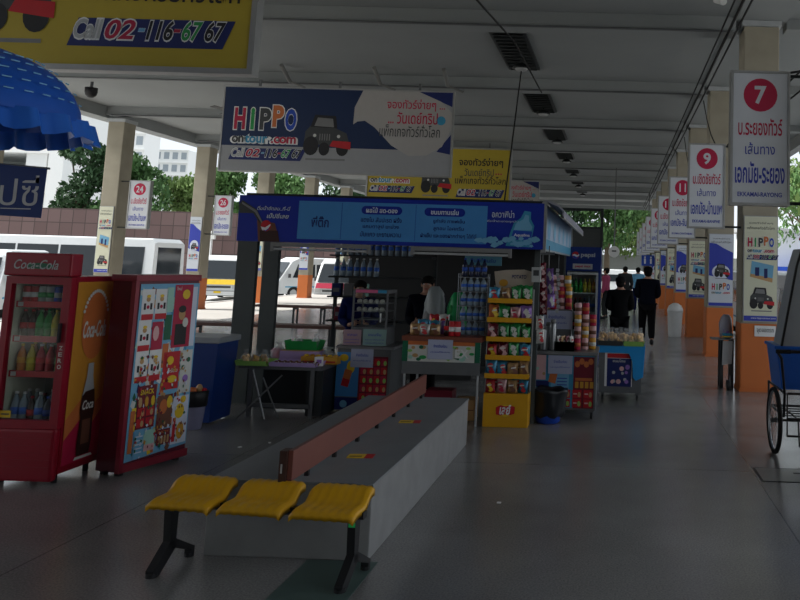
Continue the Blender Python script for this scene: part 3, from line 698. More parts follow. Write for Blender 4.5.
# water bottle and ice
b.xf = TR(.13, 0, 0)
b.m(LT); b.text('อควาฟิน่า', 1.08, .37, .24, .08, y, .015); b.text('ดื่มน้ำสะอาดทุกวัน', 1.08, .29, .34, .03, y)
b.m('cyan'); b.poly([(1.12, .03), (1.2, .28), (1.27, .33), (1.31, .41), (1.38, .4), (1.38, .32), (1.42, .25), (1.38, .02)], y); b.m('skyblue'); b.poly([(1.2, .2), (1.22, .27), (1.3, .32), (1.32, .37), (1.36, .36), (1.36, .3), (1.4, .24), (1.39, .2)], y-.001)
b.m('blue'); b.poly([(1.17, .1), (1.2, .2), (1.4, .19), (1.39, .09)], y-.002); b.m('white'); b.text('Aquafina', 1.29, .145, .17, .04, y-.003, .02)
rr = random.Random(3)
b.m('skyblue')
for i in range(26): x = .8+.68*rr.random(); z = .02+.09*rr.random()*(1-abs(x-1.25)*.6); s_ = .02+.03*rr.random(); b.poly([(x-s_, z), (x, z-s_*.4), (x+s_, z+s_*.2), (x+s_*.3, z+s_), (x-s_*.6, z+s_*.8)], y-.004-.0005*i)
b.done('sign_lettering', t, fix=False)
# corner return of the sign
t = T('side_sign', 'pale blue lit sign on the right side of the kiosk under a grey awning', 'sign', (-.79, 8.62, 1.84))
b = B(ALU); b.bx(-.03, .0, .0, 5.0, 0, .5); b.bx(-.035, .02, -.02, .03, -.02, .52); b.bx(-.035, .02, 4.97, 5.02, -.02, .52); b.done('frame', t)
b = B(mat('side_sign_blue', (.35, .45, .6), .4), TR(.002, 0, 0) @ SX); b.rect(.06, 4.94, .02, .47, -.002); b.m('cyan'); b.rect(.06, 4.94, .02, .13, -.004)
for i in range(6): b.m('skyblue'); b.disc(.5+.8*i, .25, .2, -.006, 12, .12)
b.done('printed_face', t, fix=False)
t = T('awning', 'narrow grey cloth awning rolled out above the kiosk side sign', 'awning', (-.79, 8.62, 2.37))
b = B(mat('awning_cloth', (.25, .25, .3), .7)); b.prism([(0, 0), (.0, .02), (.14, -.03), (.2, -.1), (.2, -.17), (.185, -.17), (.185, -.1), (.13, -.05)], .0, 5.0, 'y')
b.done('awning_cloth', t)
b = B(ALU); b.cyl((.19, 0, -.17), (.19, 5.0, -.17), .014); b.done('front_rod', t)
t = T('kiosk_shell', 'dark metal kiosk body with flat roof and back wall', 'kiosk', (-2.45, 8.72, 0))
b = B(DSTEEL); b.bx(-1.64, 1.62, 0.01, 4.7, 2.33, 2.38); b.bx(-2.03, -1.64, .66, 4.7, 2.28, 2.33); b.done('roof', t)
WL = mat('kiosk_wall_grey', (.03, .03, .03), .8)
b = B(WL); b.bx(-.95, 1.6, 4.2, 4.25, 0, 2.33); b.bx(.9, 1.6, 4.19, 4.2, .9, 1.9); b.done('back_wall', t)
b = B(WL); b.bx(-1.45, .4, 3.0, 3.05, 0, 2.3); b.done('partition', t)
for x0, x1, y0 in ((-2.02, -1.79, .7), (-1.71, -1.53, .7), (1.55, 1.61, .05), (1.54, 1.6, 4.6)):
    b = B(mat('post_grey_green', (.06, .07, .07), .5)); b.bx(x0, x1, y0, y0+.07, 0, 2.28 if x0 < -1.6 else 2.33); b.done('post', t)
for x0, x1, nm in ((-3.7, -2.64, 'left'), (-2.2, -1.13, 'right')):
    u = T('tube_light', '%s grey fluorescent tube fitting under the blue kiosk sign' % nm, 'lamp', ((x0+x1)/2, 8.56, 1.77), 0, 'tube fittings under the kiosk sign'); L_ = (x1-x0)/2
    b = B(mat('fitting_grey', (.2, .2, .2), .5)); b.bx(-L_, L_, -.03, .03, .03, .075); b.bx(-L_, -L_+.03, -.03, .03, -.02, .03); b.bx(L_-.03, L_, -.03, .03, -.02, .03); b.done('housing', u)
    b = B('lightgrey'); b.cyl((-L_+.03, 0, .005), (L_-.03, 0, .005), .014); b.done('tube', u)
b = B(mat('pale_blue_board', (.12, .32, .42), .5)); b.bx(-.22, .22, 0, .02, 0, .12); b.m('blue'); b.text('ยินดีต้อนรับ', 0, .06, .3, .05, -.002)
o = b.done('hanging_board'); o.location = (-1.6, 9.6, 1.66); tag(o, 'pale blue hanging board inside the kiosk, right part', 'board')
b = B(GSTEEL); [b.cyl((x, .01, .12), (x, .01, .55), .004, n=6) for x in (-.18, .18)]; b.done('hanging_wire', o)

def table_box(t, x0, x1, y0, y1, h, m, leg=True, th=.03):
    b = B(m); b.bx(x0, x1, y0, y1, h-th, h, bev=.004); b.done('tabletop', t)
    if leg:
        for x in (x0+.03, x1-.03):
            for y in (y0+.03, y1-.03):
                b = B(STEEL); b.cyl((x, y, 0), (x, y, h-th), .014, n=8); b.done('leg', t)

# --- left stall
t = T('snack_stall', 'dark grey stall table at the left end of the kiosk', 'stall', (-3.47, 9.0, 0))
b = B(GSTEEL); b.bx(-.52, .37, -.36, .3, .5, .54, bev=.004); b.done('tabletop', t)
b = B(DSTEEL); b.bx(.2, .37, -.3, .3, .02, .5); b.bx(-.36, .2, -.1, .29, .05, .5); b.done('side_cabinet', t)
for x in (-.4, .26):
    for y in (-.3, .28): b = B(GSTEEL); b.bx(x-.02, x+.02, y-.02, y+.02, 0, .5); b.done('leg', t)
b = B(GSTEEL); b.bx(-.4, .26, -.32, -.28, .1, .14); b.done('rail', t)
t = T('folding_stand', 'folded thin metal crossed-leg stand leaning under the left stall', 'stand', (-3.7, 8.6, 0))
for i, (p, q) in enumerate((((-.1, -.03, .5), (.08, -.08, .01)), ((.2, 0, .45), (-.2, -.12, .01)), ((.0, .0, .42), (.22, -.06, .01)))):
    b = B(STEEL if i == 0 else GSTEEL); b.cyl(p, q, .009, n=8); b.done('bar', t)

def tray(x, y, z, w, d, h, m, label, name='snack_tray', flare=.015):
    t = T(name, label, 'tray', (x, y, z)); b = B(m)
    b.bx(-w/2, w/2, -d/2, d/2, 0, .006)
    for (a, c, e, f) in ((-w/2, w/2, -d/2, -d/2), (w/2, -w/2, d/2, d/2), (-w/2, -w/2, d/2, -d/2), (w/2, w/2, -d/2, d/2)):
        o_ = Vector(((a+c)/2, (e+f)/2, 0)).normalized()*flare; o2 = o_.normalized()*.006
        vs = [(a, e, 0), (c, f, 0), (c+o_.x, f+o_.y, h), (a+o_.x, e+o_.y, h), (a+o2.x, e+o2.y, 0), (c+o2.x, f+o2.y, 0), (c+o_.x+o2.x, f+o_.y+o2.y, h), (a+o_.x+o2.x, e+o_.y+o2.y, h)]
        b.add(vs, [(3, 2, 1, 0), (4, 5, 6, 7), (0, 1, 5, 4), (2, 3, 7, 6), (1, 2, 6, 5), (0, 4, 7, 3)])
    b.done('tray_body', t); return t
tray(-3.83, 8.72, .54, .32, .26, .05, K('lime'), 'light green tray of bagged snacks at the left end of the stall')
tray(-3.4, 8.74, .54, .48, .28, .045, K('lilac'), 'lilac tray of small round sweets on the stall')
t = T('cake_box', 'lilac carton with brown top behind the front trays', 'box', (-3.5, 9.08, .54)); b = B('lilac'); b.bx(-.2, .24, -.1, .1, 0, .12, bev=.004); b.done('carton', t); b = B('tan'); b.bx(-.19, .23, -.09, .09, .12, .127); b.done('top_flap', t)
tray(-3.48, 9.12, .668, .34, .18, .1, K('green'), 'bright green plastic basket on top of the lilac carton', 'plastic_basket', .025)
t = T('sweet_carton', 'yellow carton of wrapped sweets behind the lilac tray', 'box', (-3.22, 8.93, .54)); b = B('gold'); b.bx(-.2, .2, -.06, .06, 0, .08, bev=.003); b.m('red'); b.rect(-.18, .18, .02, .035, -.0615); b.done('carton', t)
for i in range(6): b = B(['yellow', 'gold'][i % 2]); b.ball((-.16+.064*i, 0, .085), (.028, .04, .015), 8, 6); b.done('sweet', t)
def plastic_bag(x, y, z, w, h, fill, label, group=None, name='snack_bag', knot=True, film=None):
    t = T(name, label, 'bag', (x, y, z), random.uniform(-.3, .3), group)
    b = B(fill); r_ = random.Random(int(x*1000+y*77))
    for i in range(9): b.ball((r_.uniform(-w*.28, w*.28), r_.uniform(-w*.22, w*.16), r_.uniform(.17, .55)*h), (w*.24, w*.2, h*.15), 7, 5)
    b.done('contents', t)
    b = B(film or (FILM2 if name == 'bun_bag' or 'tray' in label else FILM)); n = 14; prof = [(.1, .0), (.47, .04), (.54, .3), (.46, .55), (.3, .72), (.13, .8), (.24, .9), (.3, 1.0)] if name != 'plastic_sack' and name != 'carrier_bag' else [(.1, 0), (.47, .02), (.52, .3), (.5, .6), (.42, .82), (.33, .9), (.2, .97)]
    vs = []
    for r, hh in prof:
        for k in range(n):
            a = 2*PI*k/n; q = w*r*(1+.13*math.sin(3*a+hh*9)+.12*r_.random()); vs.append((q*math.cos(a), q*math.sin(a)*.7, h*hh))
    b.add(vs, [(j*n+k, j*n+(k+1) % n, (j+1)*n+(k+1) % n, (j+1)*n+k) for j in range(len(prof)-1) for k in range(n)], True)
    b.done('film', t, fix=False); return t
for i in range(5): plastic_bag(-3.94+.055*i, 8.68+.07*(i % 2), .548, .085, .15, K(['bun', 'tan', 'gold', 'bun', 'tan'][i]), 'clear knotted snack bag in the light green tray, %s from left' % ORD[i], 'clear bags in the green tray')
pr = None
for j in range(2):
    for i in range(8):
        lb = 'small dark round sweet in the lilac tray, %s row, %s from left' % (['front', 'back'][j], ORD[i])
        if pr is None:
            b = B('brown'); b.ball((0, 0, .02), (.024, .024, .022), 10, 7); b.m('offwhite'); b.disc(0, .02, .012, -.024, 8); pr = tag(b.done('round_sweet'), lb, 'sweet', 'round sweets in the lilac tray'); pr.location = (-3.6, 8.66, .548)
        else: dup(pr, (-3.6+.063*i, 8.66+.08*j, .548), 0, lb)
t = plastic_bag(-3.36, 9.12, .685, .09, .16, K('mint'), 'small mint green bag standing in the green basket'); plastic_bag(-3.55, 9.12, .69, .1, .13, K('offwhite'), 'clear crumpled bag lying in the green basket')
plastic_bag(-3.22, 9.12, .54, .2, .16, K('lightgrey'), 'big white plastic bag at the right end of the stall'); plastic_bag(-3.78, 9.14, .54, .15, .2, K('pink'), 'pink bag left of the lilac carton on the stall')
t = T('payment_card', 'white card sign propped at the right front of the lilac tray', 'card', (-3.15, 8.68, .545), .5); b = B('white'); b.box(0, 0, .05, .09, .004, .1, rot=(-.15, 0, 0)); b.done('card', t); b = B('purple'); b.rect(-.025, .025, .03, .07, -.012); b.done('print', t)

# paper price sheet
def sheet(x, y, z, w, h, m, label, lines=2, group='paper signs on the counters', title='จ่ายเงินก่อน'):
    b = B(m); b.bx(-w/2, w/2, -.003, 0, 0, h); b.m(SBLUE)
    b.text(title, 0, h*.68, w*.55, h*.18, -.0045, .012)
    for i in range(lines): b.text('ขอบคุณที่ใช้บริการ', 0, h*(.36-.2*i), w*.8, h*.1, -.0045, .006)
    o = b.done('paper_sign'); o.location = (x, y, z); return tag(o, label, 'paper sign', group)
PAP = mat('lilac_white_paper', (.42, .45, .6), .7, var=.04)

# --- steamer counter
t = T('steamer_counter', 'dark counter with drink and snack posters on its front, left of the brown-topped one', 'counter', (-2.78, 9.34, 0))
b = B(GSTEEL); b.bx(-.3, .3, -.3, .3, .03, .7); b.done('counter_body', t)
b = B(STEEL); b.bx(-.32, .33, -.32, .32, .7, .73, bev=.004); b.done('worktop', t)
b = B(PANELB); y = -.303; b.rect(-.3, -.05, .18, .66, y); b.m('yellow'); b.disc(-.22, .6, .05, y-.002, 14, .04); b.disc(-.14, .5, .045, y-.002, 14, .07); b.m('orange'); b.poly([(-.24, .3), (-.16, .28), (-.12, .46), (-.2, .48)], y-.003); b.m('red'); b.poly([(-.24, .3), (-.16, .28), (-.14, .36), (-.22, .38)], y-.004)
b.m('darkred'); b.rect(-.05, .27, .12, .62, y)
for i in range(4):
    for j in range(5): b.m(['red', 'crimson'][(i+j) % 2]); b.rect(-.03+.075*i, .035+.075*i, .14+.095*j, .22+.095*j, y-.002); b.m('tan' if j % 2 else 'lime'); b.disc(.015+.075*i, .17+.095*j, .018, y-.003, 8, .028)
b.m('navy'); b.rect(-.3, -.05, .04, .17, y); b.m('skyblue'); b.disc(-.2, .1, .04, y-.002)
b.done('front_poster', t)
sheet(-2.8, 9.032, .5, .25, .2, PAP, 'lilac white paper sign on the front of the steamer counter', 1)
sheet(-2.92, 9.02, .74, .2, .17, mat('pink_paper', (.38, .25, .28), .7), 'pink price sheet below the glass steamer', 2, title='ซาลาเปา'); sheet(-2.67, 9.02, .74, .26, .18, mat('mint_paper', (.25, .38, .36), .7), 'mint green price sheet below the glass steamer', 2, title='ขนมจีบ')
t = T('bun_steamer', 'upright glass food warmer holding white buns on the steamer counter', 'food warmer', (-2.78, 9.32, .73))
b = B(GSTEEL); b.bx(-.2, .2, -.18, .18, 0, .2); b.bx(-.2, .2, -.18, .18, .58, .62); [b.bx(x-.01, x+.01, y-.01, y+.01, .2, .58) for x in (-.19, .19) for y in (-.17, .17)]; b.m('pink'); b.rect(-.17, .08, .585, .62, -.182); b.m('cyan'); b.rect(.08, .18, .585, .62, -.182); b.done('warmer_frame', t)
b = B(GLASS); b.bx(-.18, .18, -.172, -.168, .2, .58); b.done('glass_front', t)
b = B(STEEL); [b.bx(-.18, .18, -.16, .16, z, z+.006) for z in (.28, .37, .46)]; b.done('rack', t)
b = B('white'); b.cyl((.13, -.19, .26), (.13, -.19, .36), .008); b.done('handle', t)
pr = None
for j, z in enumerate((.376, .466)):
    for i in range(5):
        lb = 'white steamed bun in the glass warmer, %s rack, %s from left' % (['lower', 'upper'][j], ORD[i]); loc = (-2.92+.065*i, 9.2, .73+z)
        if pr is None: b = B(mat('bun_white', (.55, .52, .46), .7)); b.ball((0, 0, .022), (.03, .03, .025), 10, 7); pr = tag(b.done('steamed_bun'), lb, 'bun', 'steamed buns in the warmer'); pr.location = loc
        else: dup(pr, loc, 0, lb)
# shelf rack behind with water packs
t = T('storage_rack', 'dark metal rack hung with water bottles behind the glass warmer', 'rack', (-3.1, 10.3, 0))
for z in (.9, 1.2, 1.45, 1.72): b = B(DSTEEL); b.bx(-.55, .75, -.12, .16, z, z+.02); b.done('shelf', t)
for x in (-.54, .74):
    b = B(DSTEEL); b.bx(x-.02, x+.02, .14, .18, 0, 2.2); b.done('upright', t)
n = 0
for j, (z, yy) in enumerate(((1.471, 10.24), (1.741, 10.24))):
    for i in range(12 if j else 7):
        place(P_WAT, (-3.57+.085*i, yy, z), 'clear water bottle on the dark rack, %s shelf, %s from left' % (['second', 'top'][j], ORD[i]), 'water bottles on the rack', i)
for i, (x, z, c) in enumerate(((-3.55, 1.22, 'navy'), (-3.4, 1.22, 'grey'), (-3.22, 1.22, 'mint'), (-3.5, .92, 'darkred'), (-3.3, .92, 'darkgrey'))):
    b = B(c); b.box(0, 0, .08, .12, .1, .16, bev=.01); b.m('grey'); b.rect(-.04, .04, .05, .1, -.0515); o = b.done('goods_packet'); o.location = (x, 10.26, z); tag(o, '%s packet on the dark rack, %s shelf, %s of the packets' % (c if c != 'mint' else 'pale green', 'third' if i < 3 else 'lowest', ORD[i if i < 3 else i-3]), 'packet', 'packets on the rack')

# --- brown-topped food counter
t = T('food_counter', 'counter with brown top and green food poster, left of the yellow snack rack', 'counter', (-1.81, 8.8, 0))
b = B(mat('counter_redbrown', (.2, .06, .035), .5)); b.bx(-.42, .42, -.31, .35, .86, .91, bev=.005); b.done('worktop', t)
b = B(GSTEEL); b.bx(-.41, .41, -.29, -.27, .52, .68); b.bx(-.41, .41, -.27, .33, .52, .54); b.done('shelf_apron', t)
for x in (-.385, .385):
    for y in (-.25, .31): b = B(STEEL); b.cyl((x, y, 0), (x, y, .86), .013, n=8); b.done('leg', t)
b = B('offwhite'); b.bx(-.41, .41, -.3, -.285, .65, .86); y = -.302
b.m('darkgreen'); b.rect(-.41, -.35, .65, .86, y); b.rect(.35, .41, .65, .86, y); b.m('orange'); b.rect(-.35, .35, .82, .86, y)
rr = random.Random(5)
for i in range(30):
    x = -.33+.66*rr.random(); b.m(['lime', 'green', 'offwhite', 'tan', 'mint', 'darkgreen'][i % 6]); b.disc(x, .665+.14*rr.random(), .02+.02*rr.random(), y-.001-.0003*i, 9, .012+.01*rr.random())
b.m('white'); b.text('EX', .22, .74, .14, .09, y-.012, .02)
b.done('food_poster', t)
sheet(-1.82, 8.49, .68, .26, .2, PAP, 'lilac white paper sign on the green food poster', 1)
# under it
for x, y, z, w, h, c, nm in ((-1.6, 8.95, 0, .22, .22, 'tan', 'small brown carton'), (-1.9, 9.0, 0, .3, .3, 'darkred', 'dark red crate'), (-2.08, 8.75, 0, .14, .2, 'darkgrey', 'dark grey box')):
    b = B(c); b.bx(-w/2, w/2, -.12, .12, 0, h, bev=.006); b.m('brown'); b.rect(-w/2+.01, w/2-.01, h*.48, h*.52, -.1215); o = b.done('stock_box'); o.location = (x, y, z); tag(o, nm+' on the floor under the food counter', 'box', 'boxes under the food counter')
# goods on it
for j in range(4):
    for i in range(4): place(P_WAT, (-1.62+.068*i, 8.68+.02*(j % 2), .91+.232*0+.005) if False else (-1.66+.07*i, 8.8, .915+.155*j), 'clear water bottle stacked on the food counter, layer %s, %s from left' % (ORD[j], ORD[i]), 'water bottles stacked on the food counter', 0, scale=(1, 1, .66))
b = B(mat('rack_wire', (.25, .27, .3), .4, .5))
for j in range(5): b.bx(-.16, .16, -.05, .06, .155*j-.004 if j else 0, .155*j+.002 if j else .003)
for x in (-.16, .16):
    for y_ in (-.05, .06): b.cyl((x, y_, 0), (x, y_, .66), .004, n=6)
o = b.done('bottle_rack'); o.location = (-1.555, 8.8, .91); tag(o, 'thin wire rack holding water bottles on the food counter', 'rack')
for i in range(4):
    place(P_DRK, (-1.66+.07*i, 8.8, 1.535), 'dark glass bottle on top of the wire rack, %s from left' % ORD[i], 'dark bottles on the wire rack')
for i, x in enumerate((-1.73, -1.67)): place(P_CR, (x, 8.6, .911), '%s red drink can standing at the front of the food counter' % ['left', 'right'][i], 'red cans on the food counter', scale=(1, 1, 1.3))
place(P_COLA, (-1.79, 8.62, .911), 'dark cola bottle left of the two red cans', 'cola on the food counter')

def packet(c1, c2, w=.125, h=.158, d=.05):
    c_seed = len(c1)*1.7; t = T('snack_packet', '', 'snack bag'); b = B(mat('foil_'+c1, tuple(v*.8 for v in C[c1]), .25, .25, .3, 30, .7, bump=.5))
    nx, nz = 6, 8; vs = []; fs = []
    for s_ in (-1, 1):
        for j in range(nz+1):
            for i in range(nx+1):
                u = -1+2*i/nx; v = j/nz; th = d/2*max(0, (1-abs(u)**3)*(math.sin(PI*v)**.5))
                vs.append((u*w/2*(1-.08*math.sin(PI*v)), s_*th+.006*math.sin(9*u+5*v+c_seed), .002+v*(h+.006*math.sin(5*u+c_seed))))
    W = nx+1; o = W*(nz+1)
    for j in range(nz):
        for i in range(nx): a = j*W+i; fs += [(a, a+1, a+W+1, a+W), (o+a, o+a+W, o+a+W+1, o+a+1)]
    b.add(vs, fs, True); b.done('foil_bag', t)
    b = B(c2); y = -d/2-.003; [b.poly([(w*(.22+.12*math.sin(k*2.1+c_seed))*math.cos(2*PI*k/9+o_)+dx_, h*(dz_+.2*math.sin(2*PI*k/9+o_))) for k in range(9)], y-.0005*j_) for j_, (dx_, dz_, o_) in enumerate(((0, .62, .3), (.02, .3, 1.1)))]
    b.m('offwhite'); b.poly([(-w*.25, h*.55), (w*.22, h*.6), (w*.24, h*.7), (-w*.2, h*.66)], y-.0015); b.done('printed_label', t); return t
PK = {c: packet(*a) for c, a in {'red': ('red', 'yellow'), 'green': ('green', 'offwhite'), 'blue': ('cyan', 'red'), 'pale pink': ('palepink', 'crimson'), 'orange': ('orange', 'yellow'), 'brown': ('tan', 'brown'), 'dark red': ('darkred', 'palepink'), 'purple': ('purple', 'offwhite'), 'white': ('offwhite', 'red')}.items()}

# heaps on the food counter
for i, (x, y, z, c, s_) in enumerate(((-2.12, 8.62, .91, 'brown', 1), (-2.02, 8.6, .91, 'white', 1), (-1.92, 8.62, .91, 'brown', .95), (-2.08, 8.78, .91, 'blue', 1.3), (-1.96, 8.76, .91, 'blue', 1.25), (-1.99, 8.9, .91, 'red', 1.7), (-1.88, 8.88, .91, 'white', 1.75), (-1.82, 8.76, .91, 'purple', 1.2))):
    place(PK[c], (x, y, z), '%s snack bag on the food counter, %s of the heap from the left front' % (c, ORD[i]), 'snack bags on the food counter', rz=random.uniform(-.3, .3), scale=(1, 1, s_*.75))
plastic_bag(-1.76, 8.98, .91, .2, .46, K('green'), 'large green carrier bag between snacks and water bottles', name='carrier_bag', film=mat('green_film', (.02, .32, .1), .3))
plastic_bag(-2.02, 9.0, .91, .22, .52, K('grey'), 'big grey plastic sack at the back of the food counter', name='plastic_sack', film=mat('grey_film', (.2, .22, .22), .35))

# --- yellow snack rack
RY = mat('rack_yellow', (.66, .33, .01), .45, var=.06)
t = T('snack_rack', 'tall yellow snack rack with five shelves and a red round logo on its base', 'rack', (-1.12, 8.7, 0))
b = B(RY); b.bx(-.235, .235, -.16, .2, 0, .34, bev=.006); b.done('base_box', t)
b = B(RY); y = -.163
b.m('gold'); b.disc(.0, .17, .07, y, 24); b.m('yellow'); b.disc(.0, .17, .062, y-.001, 24)
b.m('red'); b.poly([(-.1, .2), (-.05, .225), (0, .215), (.05, .225), (.1, .21), (.095, .14), (.05, .125), (0, .135), (-.05, .12), (-.095, .13)], y-.002); b.m('white'); b.text('เลย์', 0, .18, .12, .1, y-.004, .03, .15)
b.done('base_logo', t)
b = B('grey'); b.bx(-.225, .225, .17, .185, .34, 1.45); b.bx(-.235, -.225, -.05, .185, .34, 1.42); b.bx(.225, .235, -.05, .185, .34, 1.42); b.done('back_panel', t)
SH = [.52, .71, .90, 1.1, 1.3]
for z in SH:
    b = B(RY); b.bx(-.23, .23, -.15, .17, z-.008, z); b.bx(-.235, .235, -.162, -.15, z-.025, z+.025); b.done('shelf', t)
b = B(mat('header_card', (.5, .42, .33), .6)); b.prism([(-.2, 1.42), (.2, 1.42), (.225, 1.6), (.1, 1.63), (-.1, 1.62), (-.225, 1.6)], .15, .158, 'y'); b.m('navy'); b.text('POTATO', .05, 1.55, .16, .04, .148, .02); b.m('gold'); b.disc(-.12, 1.48, .05, .148, 12, .04); b.done('header_card', t)
lay = [(['red', 'pale pink', 'brown', 'blue'], .34, .02, 'base bin'), (['blue', 'blue', 'brown', 'brown'], .521, 0, 'lowest shelf'), (['red', 'dark red', 'green', 'blue'], .71, 0, 'second shelf'), (['dark red', 'green', 'green', 'green'], .9, 0, 'third shelf'), (['orange', 'green', 'pale pink', 'purple'], 1.1, 0, 'fourth shelf'), (['blue', 'brown', 'green', 'green'], 1.3, 0, 'top shelf')]
for cs, z, dz, nm in lay:
    for i, c in enumerate(cs):
        place(PK[c], (-1.295+.115*i, 8.59+.01*(i % 2), z), '%s snack bag on the %s of the yellow rack, %s from left' % (c, nm, ORD[i]), 'snack bags on the yellow rack', rz=random.uniform(-.45, .45), scale=(random.uniform(.85, 1.02), 1, random.uniform(.82, 1.04)))
        if i % 2 == 0: place(PK[cs[(i+1) % 4]], (-1.25+.115*i, 8.7, z), '%s snack bag at the back of the %s of the yellow rack, %s' % (cs[(i+1) % 4], nm, ['left', 'right'][i//2]), 'snack bags on the yellow rack', rz=random.uniform(-.3, .3))
# hanging strips
for i, (x, z, n_, c, y_) in enumerate(((-.83, 1.56, 4, 'dark red', 8.95), (-.74, 1.5, 3, 'purple', 8.95), (-.8, 1.0, 2, 'white', 8.6))):
    for j in range(n_):
        place(PK[c], (x+.01*j, y_, z-.14*j), '%s snack bag hanging right of the yellow rack, %s strip, %s from top' % (c, ORD[i], ORD[j]), 'snack bags hanging in strips', rz=random.uniform(-.4, .4), scale=(.7, .7, .95))
b = B(GSTEEL); b.cyl((-.83, 8.97, .95), (-.83, 8.97, 1.9), .006, n=6); b.cyl((-.76, 8.97, 1.1), (-.76, 8.97, 1.9), .006, n=6); b.bx(-.9, -.7, 8.96, 8.98, 1.8, 1.83); tag(b.done('hanging_wire'), 'thin wires from the kiosk sign holding strips of snack bags', 'wire')
t = T('bead_string', 'string of small white sachets hanging right of the red snack strip', 'sachets', (-.66, 9.1, 1.15))
b = B('lightgrey')
for i in range(10): b.box(.012*math.sin(i*1.3), 0, .05*i+.03, .035, .008, .04, rot=(0, .3*math.sin(i), 0))
b.done('sachet_strip', t); b = B(GSTEEL); b.cyl((0, .006, 0), (0, .006, .66), .003, n=6); b.done('cord', t)
t = T('wall_box', 'small white switch box on the kiosk post right of the snack rack', 'box', (-.87, 8.72, 1.5)); b = B('lightgrey'); b.bx(-.05, .05, -.03, .03, 0, .16, bev=.006); b.done('housing', t); b = B('darkgrey'); b.bx(-.03, .03, -.034, -.03, .07, .13); b.done('dial_window', t)

# --- right counter
t = T('drinks_counter', 'wheeled counter with snack posters on its front, right of the yellow rack', 'counter', (-.58, 9.4, 0))
b = B(GSTEEL); b.bx(-.42, .38, -.3, .35, .1, .7); b.done('counter_body', t)
b = B(STEEL); b.bx(-.44, .4, -.33, .37, .7, .735, bev=.004); b.done('worktop', t)
b = B(GSTEEL); b.bx(.36, .385, -.32, -.3, .1, .7); b.done('corner_post', t)
for x in (-.36, .34):
    for y in (-.25, .28):
        b = B('black'); b.cyl((x-.012, y, .04), (x+.012, y, .04), .04, n=14); b.m(GSTEEL); b.bx(x-.018, x+.018, y-.02, y+.02, .045, .1); b.done('castor', t)
b = B('cyan'); y = -.303; b.rect(-.42, .36, .12, .69, y)
b.m('palepink'); b.rect(-.42, -.18, .42, .69, y-.001); rr = random.Random(8)
for i in range(14): b.m(['mint', 'offwhite', 'crimson', 'tan'][i % 4]); b.disc(-.4+.2*rr.random(), .44+.22*rr.random(), .018, y-.002-.0003*i, 8)
b.m('yellow'); b.disc(-.11, .65, .05, y-.002, 12, .035); b.m('lime'); b.disc(-.09, .58, .04, y-.003, 12, .06); b.m('orange'); b.poly([(-.15, .4), (-.07, .38), (-.04, .52), (-.12, .54)], y-.004)
b.m('navy'); b.rect(-.42, -.14, .2, .41, y-.002); b.m('cyan'); b.disc(-.3, .29, .08, y-.003, 14, .06); b.m('yellow'); b.disc(-.3, .29, .05, y-.004, 12, .04); b.m('red'); b.disc(-.29, .28, .025, y-.005, 10)
b.m('skyblue'); b.rect(-.12, .08, .3, .52, y-.002); b.m(SBLUE); [b.rect(-.05, .06, .33+.035*i, .34+.035*i, y-.003) for i in range(4)]
b.m('darkred'); b.rect(.13, .36, .12, .68, y-.002); b.m('orange'); [b.disc(.17+.05*i, .6+.03*(i % 2), .03, y-.003-.0003*i, 9, .035) for i in range(4)]; b.rect(.15, .34, .42, .45, y-.004)
b.m('gold'); [b.rect(.15+.055*i, .19+.055*i, .34, .41, y-.004) for i in range(4)]
for i in range(3):
    for j in range(2): b.m('red'); b.rect(.0+.125*i, .1+.125*i, .13+.1*j, .22+.1*j, y-.005); b.m(['lime', 'tan'][j]); b.disc(.075+.125*i, .17+.1*j, .018, y-.006, 8, .03); b.m('palepink'); b.rect(.01+.125*i, .05+.125*i, .17+.1*j, .185+.1*j, y-.006)
b.done('front_poster', t)
sheet(-.6, 9.085, .49, .27, .2, PAP, 'lilac white paper sign on the front of the drinks counter', 1)
t = T('sign_stand', 'lilac white paper sign propped on the drinks counter below the food cans', 'paper sign', (-.68, 9.4, .735))
b = B(GSTEEL); b.bx(-.17, .17, 0, .2, .0, .44); b.done('stand_box', t); b = B(PAP); b.bx(-.16, .18, -.006, 0, .22, .43); b.m(SBLUE); b.text('จ่ายเงินก่อน', 0, .36, .2, .04, -.008, .01); b.text('ขอบคุณค่ะ', 0, .29, .24, .03, -.008, .008); b.done('paper_face', t)
for j, z in enumerate((1.178, 1.31)):
    for i in range(4): place([P_CN, P_CO, P_CP, P_CO][(i+j) % 4], (-.81+.085*i, 9.46, z), '%s food can on the sign stand, %s layer, %s from left' % (KEEP[[P_CN, P_CO, P_CP, P_CO][(i+j) % 4]].split()[0], ['lower', 'upper'][j], ORD[i]), 'food cans above the paper sign')
for i in range(3): place([P_CP, P_CP, P_CN][i], (-.74+.085*i, 9.46, 1.442), '%s food can on the topmost layer of the sign stand, %s from left' % (['pale', 'pale', 'yellow'][i], ORD[i]), 'food cans above the paper sign')
for i, (x, n_) in enumerate(((-.43, 4), (-.345, 4), (-.26, 3))):
    for j in range(n_): place([P_CO, P_CP, P_CN, P_CP][(i+j) % 4], (x, 9.3+.06*i, .736+.133*j), '%s food can in the %s tall stack on the drinks counter, %s from below' % (KEEP[[P_CO, P_CP, P_CN, P_CP][(i+j) % 4]].split()[0], ['left', 'middle', 'right'][i], ORD[j]), 'food cans in tall stacks')
for i, (x, h) in enumerate(((-.8, .26), (-.7, .34), (-.76, .3))):
    t = T('thermos_flask', ['short steel flask on the drinks counter, left of the three', 'tallest steel flask on the drinks counter, right of the three', 'middle steel flask on the drinks counter'][i], 'flask', (x, 9.17+(.08 if i == 2 else 0), .735)); b = B(STEEL); b.lathe([(.032, 0), (.035, .01), (.035, h*.85), (.03, h*.9)], n=18); b.done('flask_body', t); b = B('grey'); b.lathe([(.03, h*.9), (.03, h), (.02, h+.005)], n=14); b.done('lid', t)
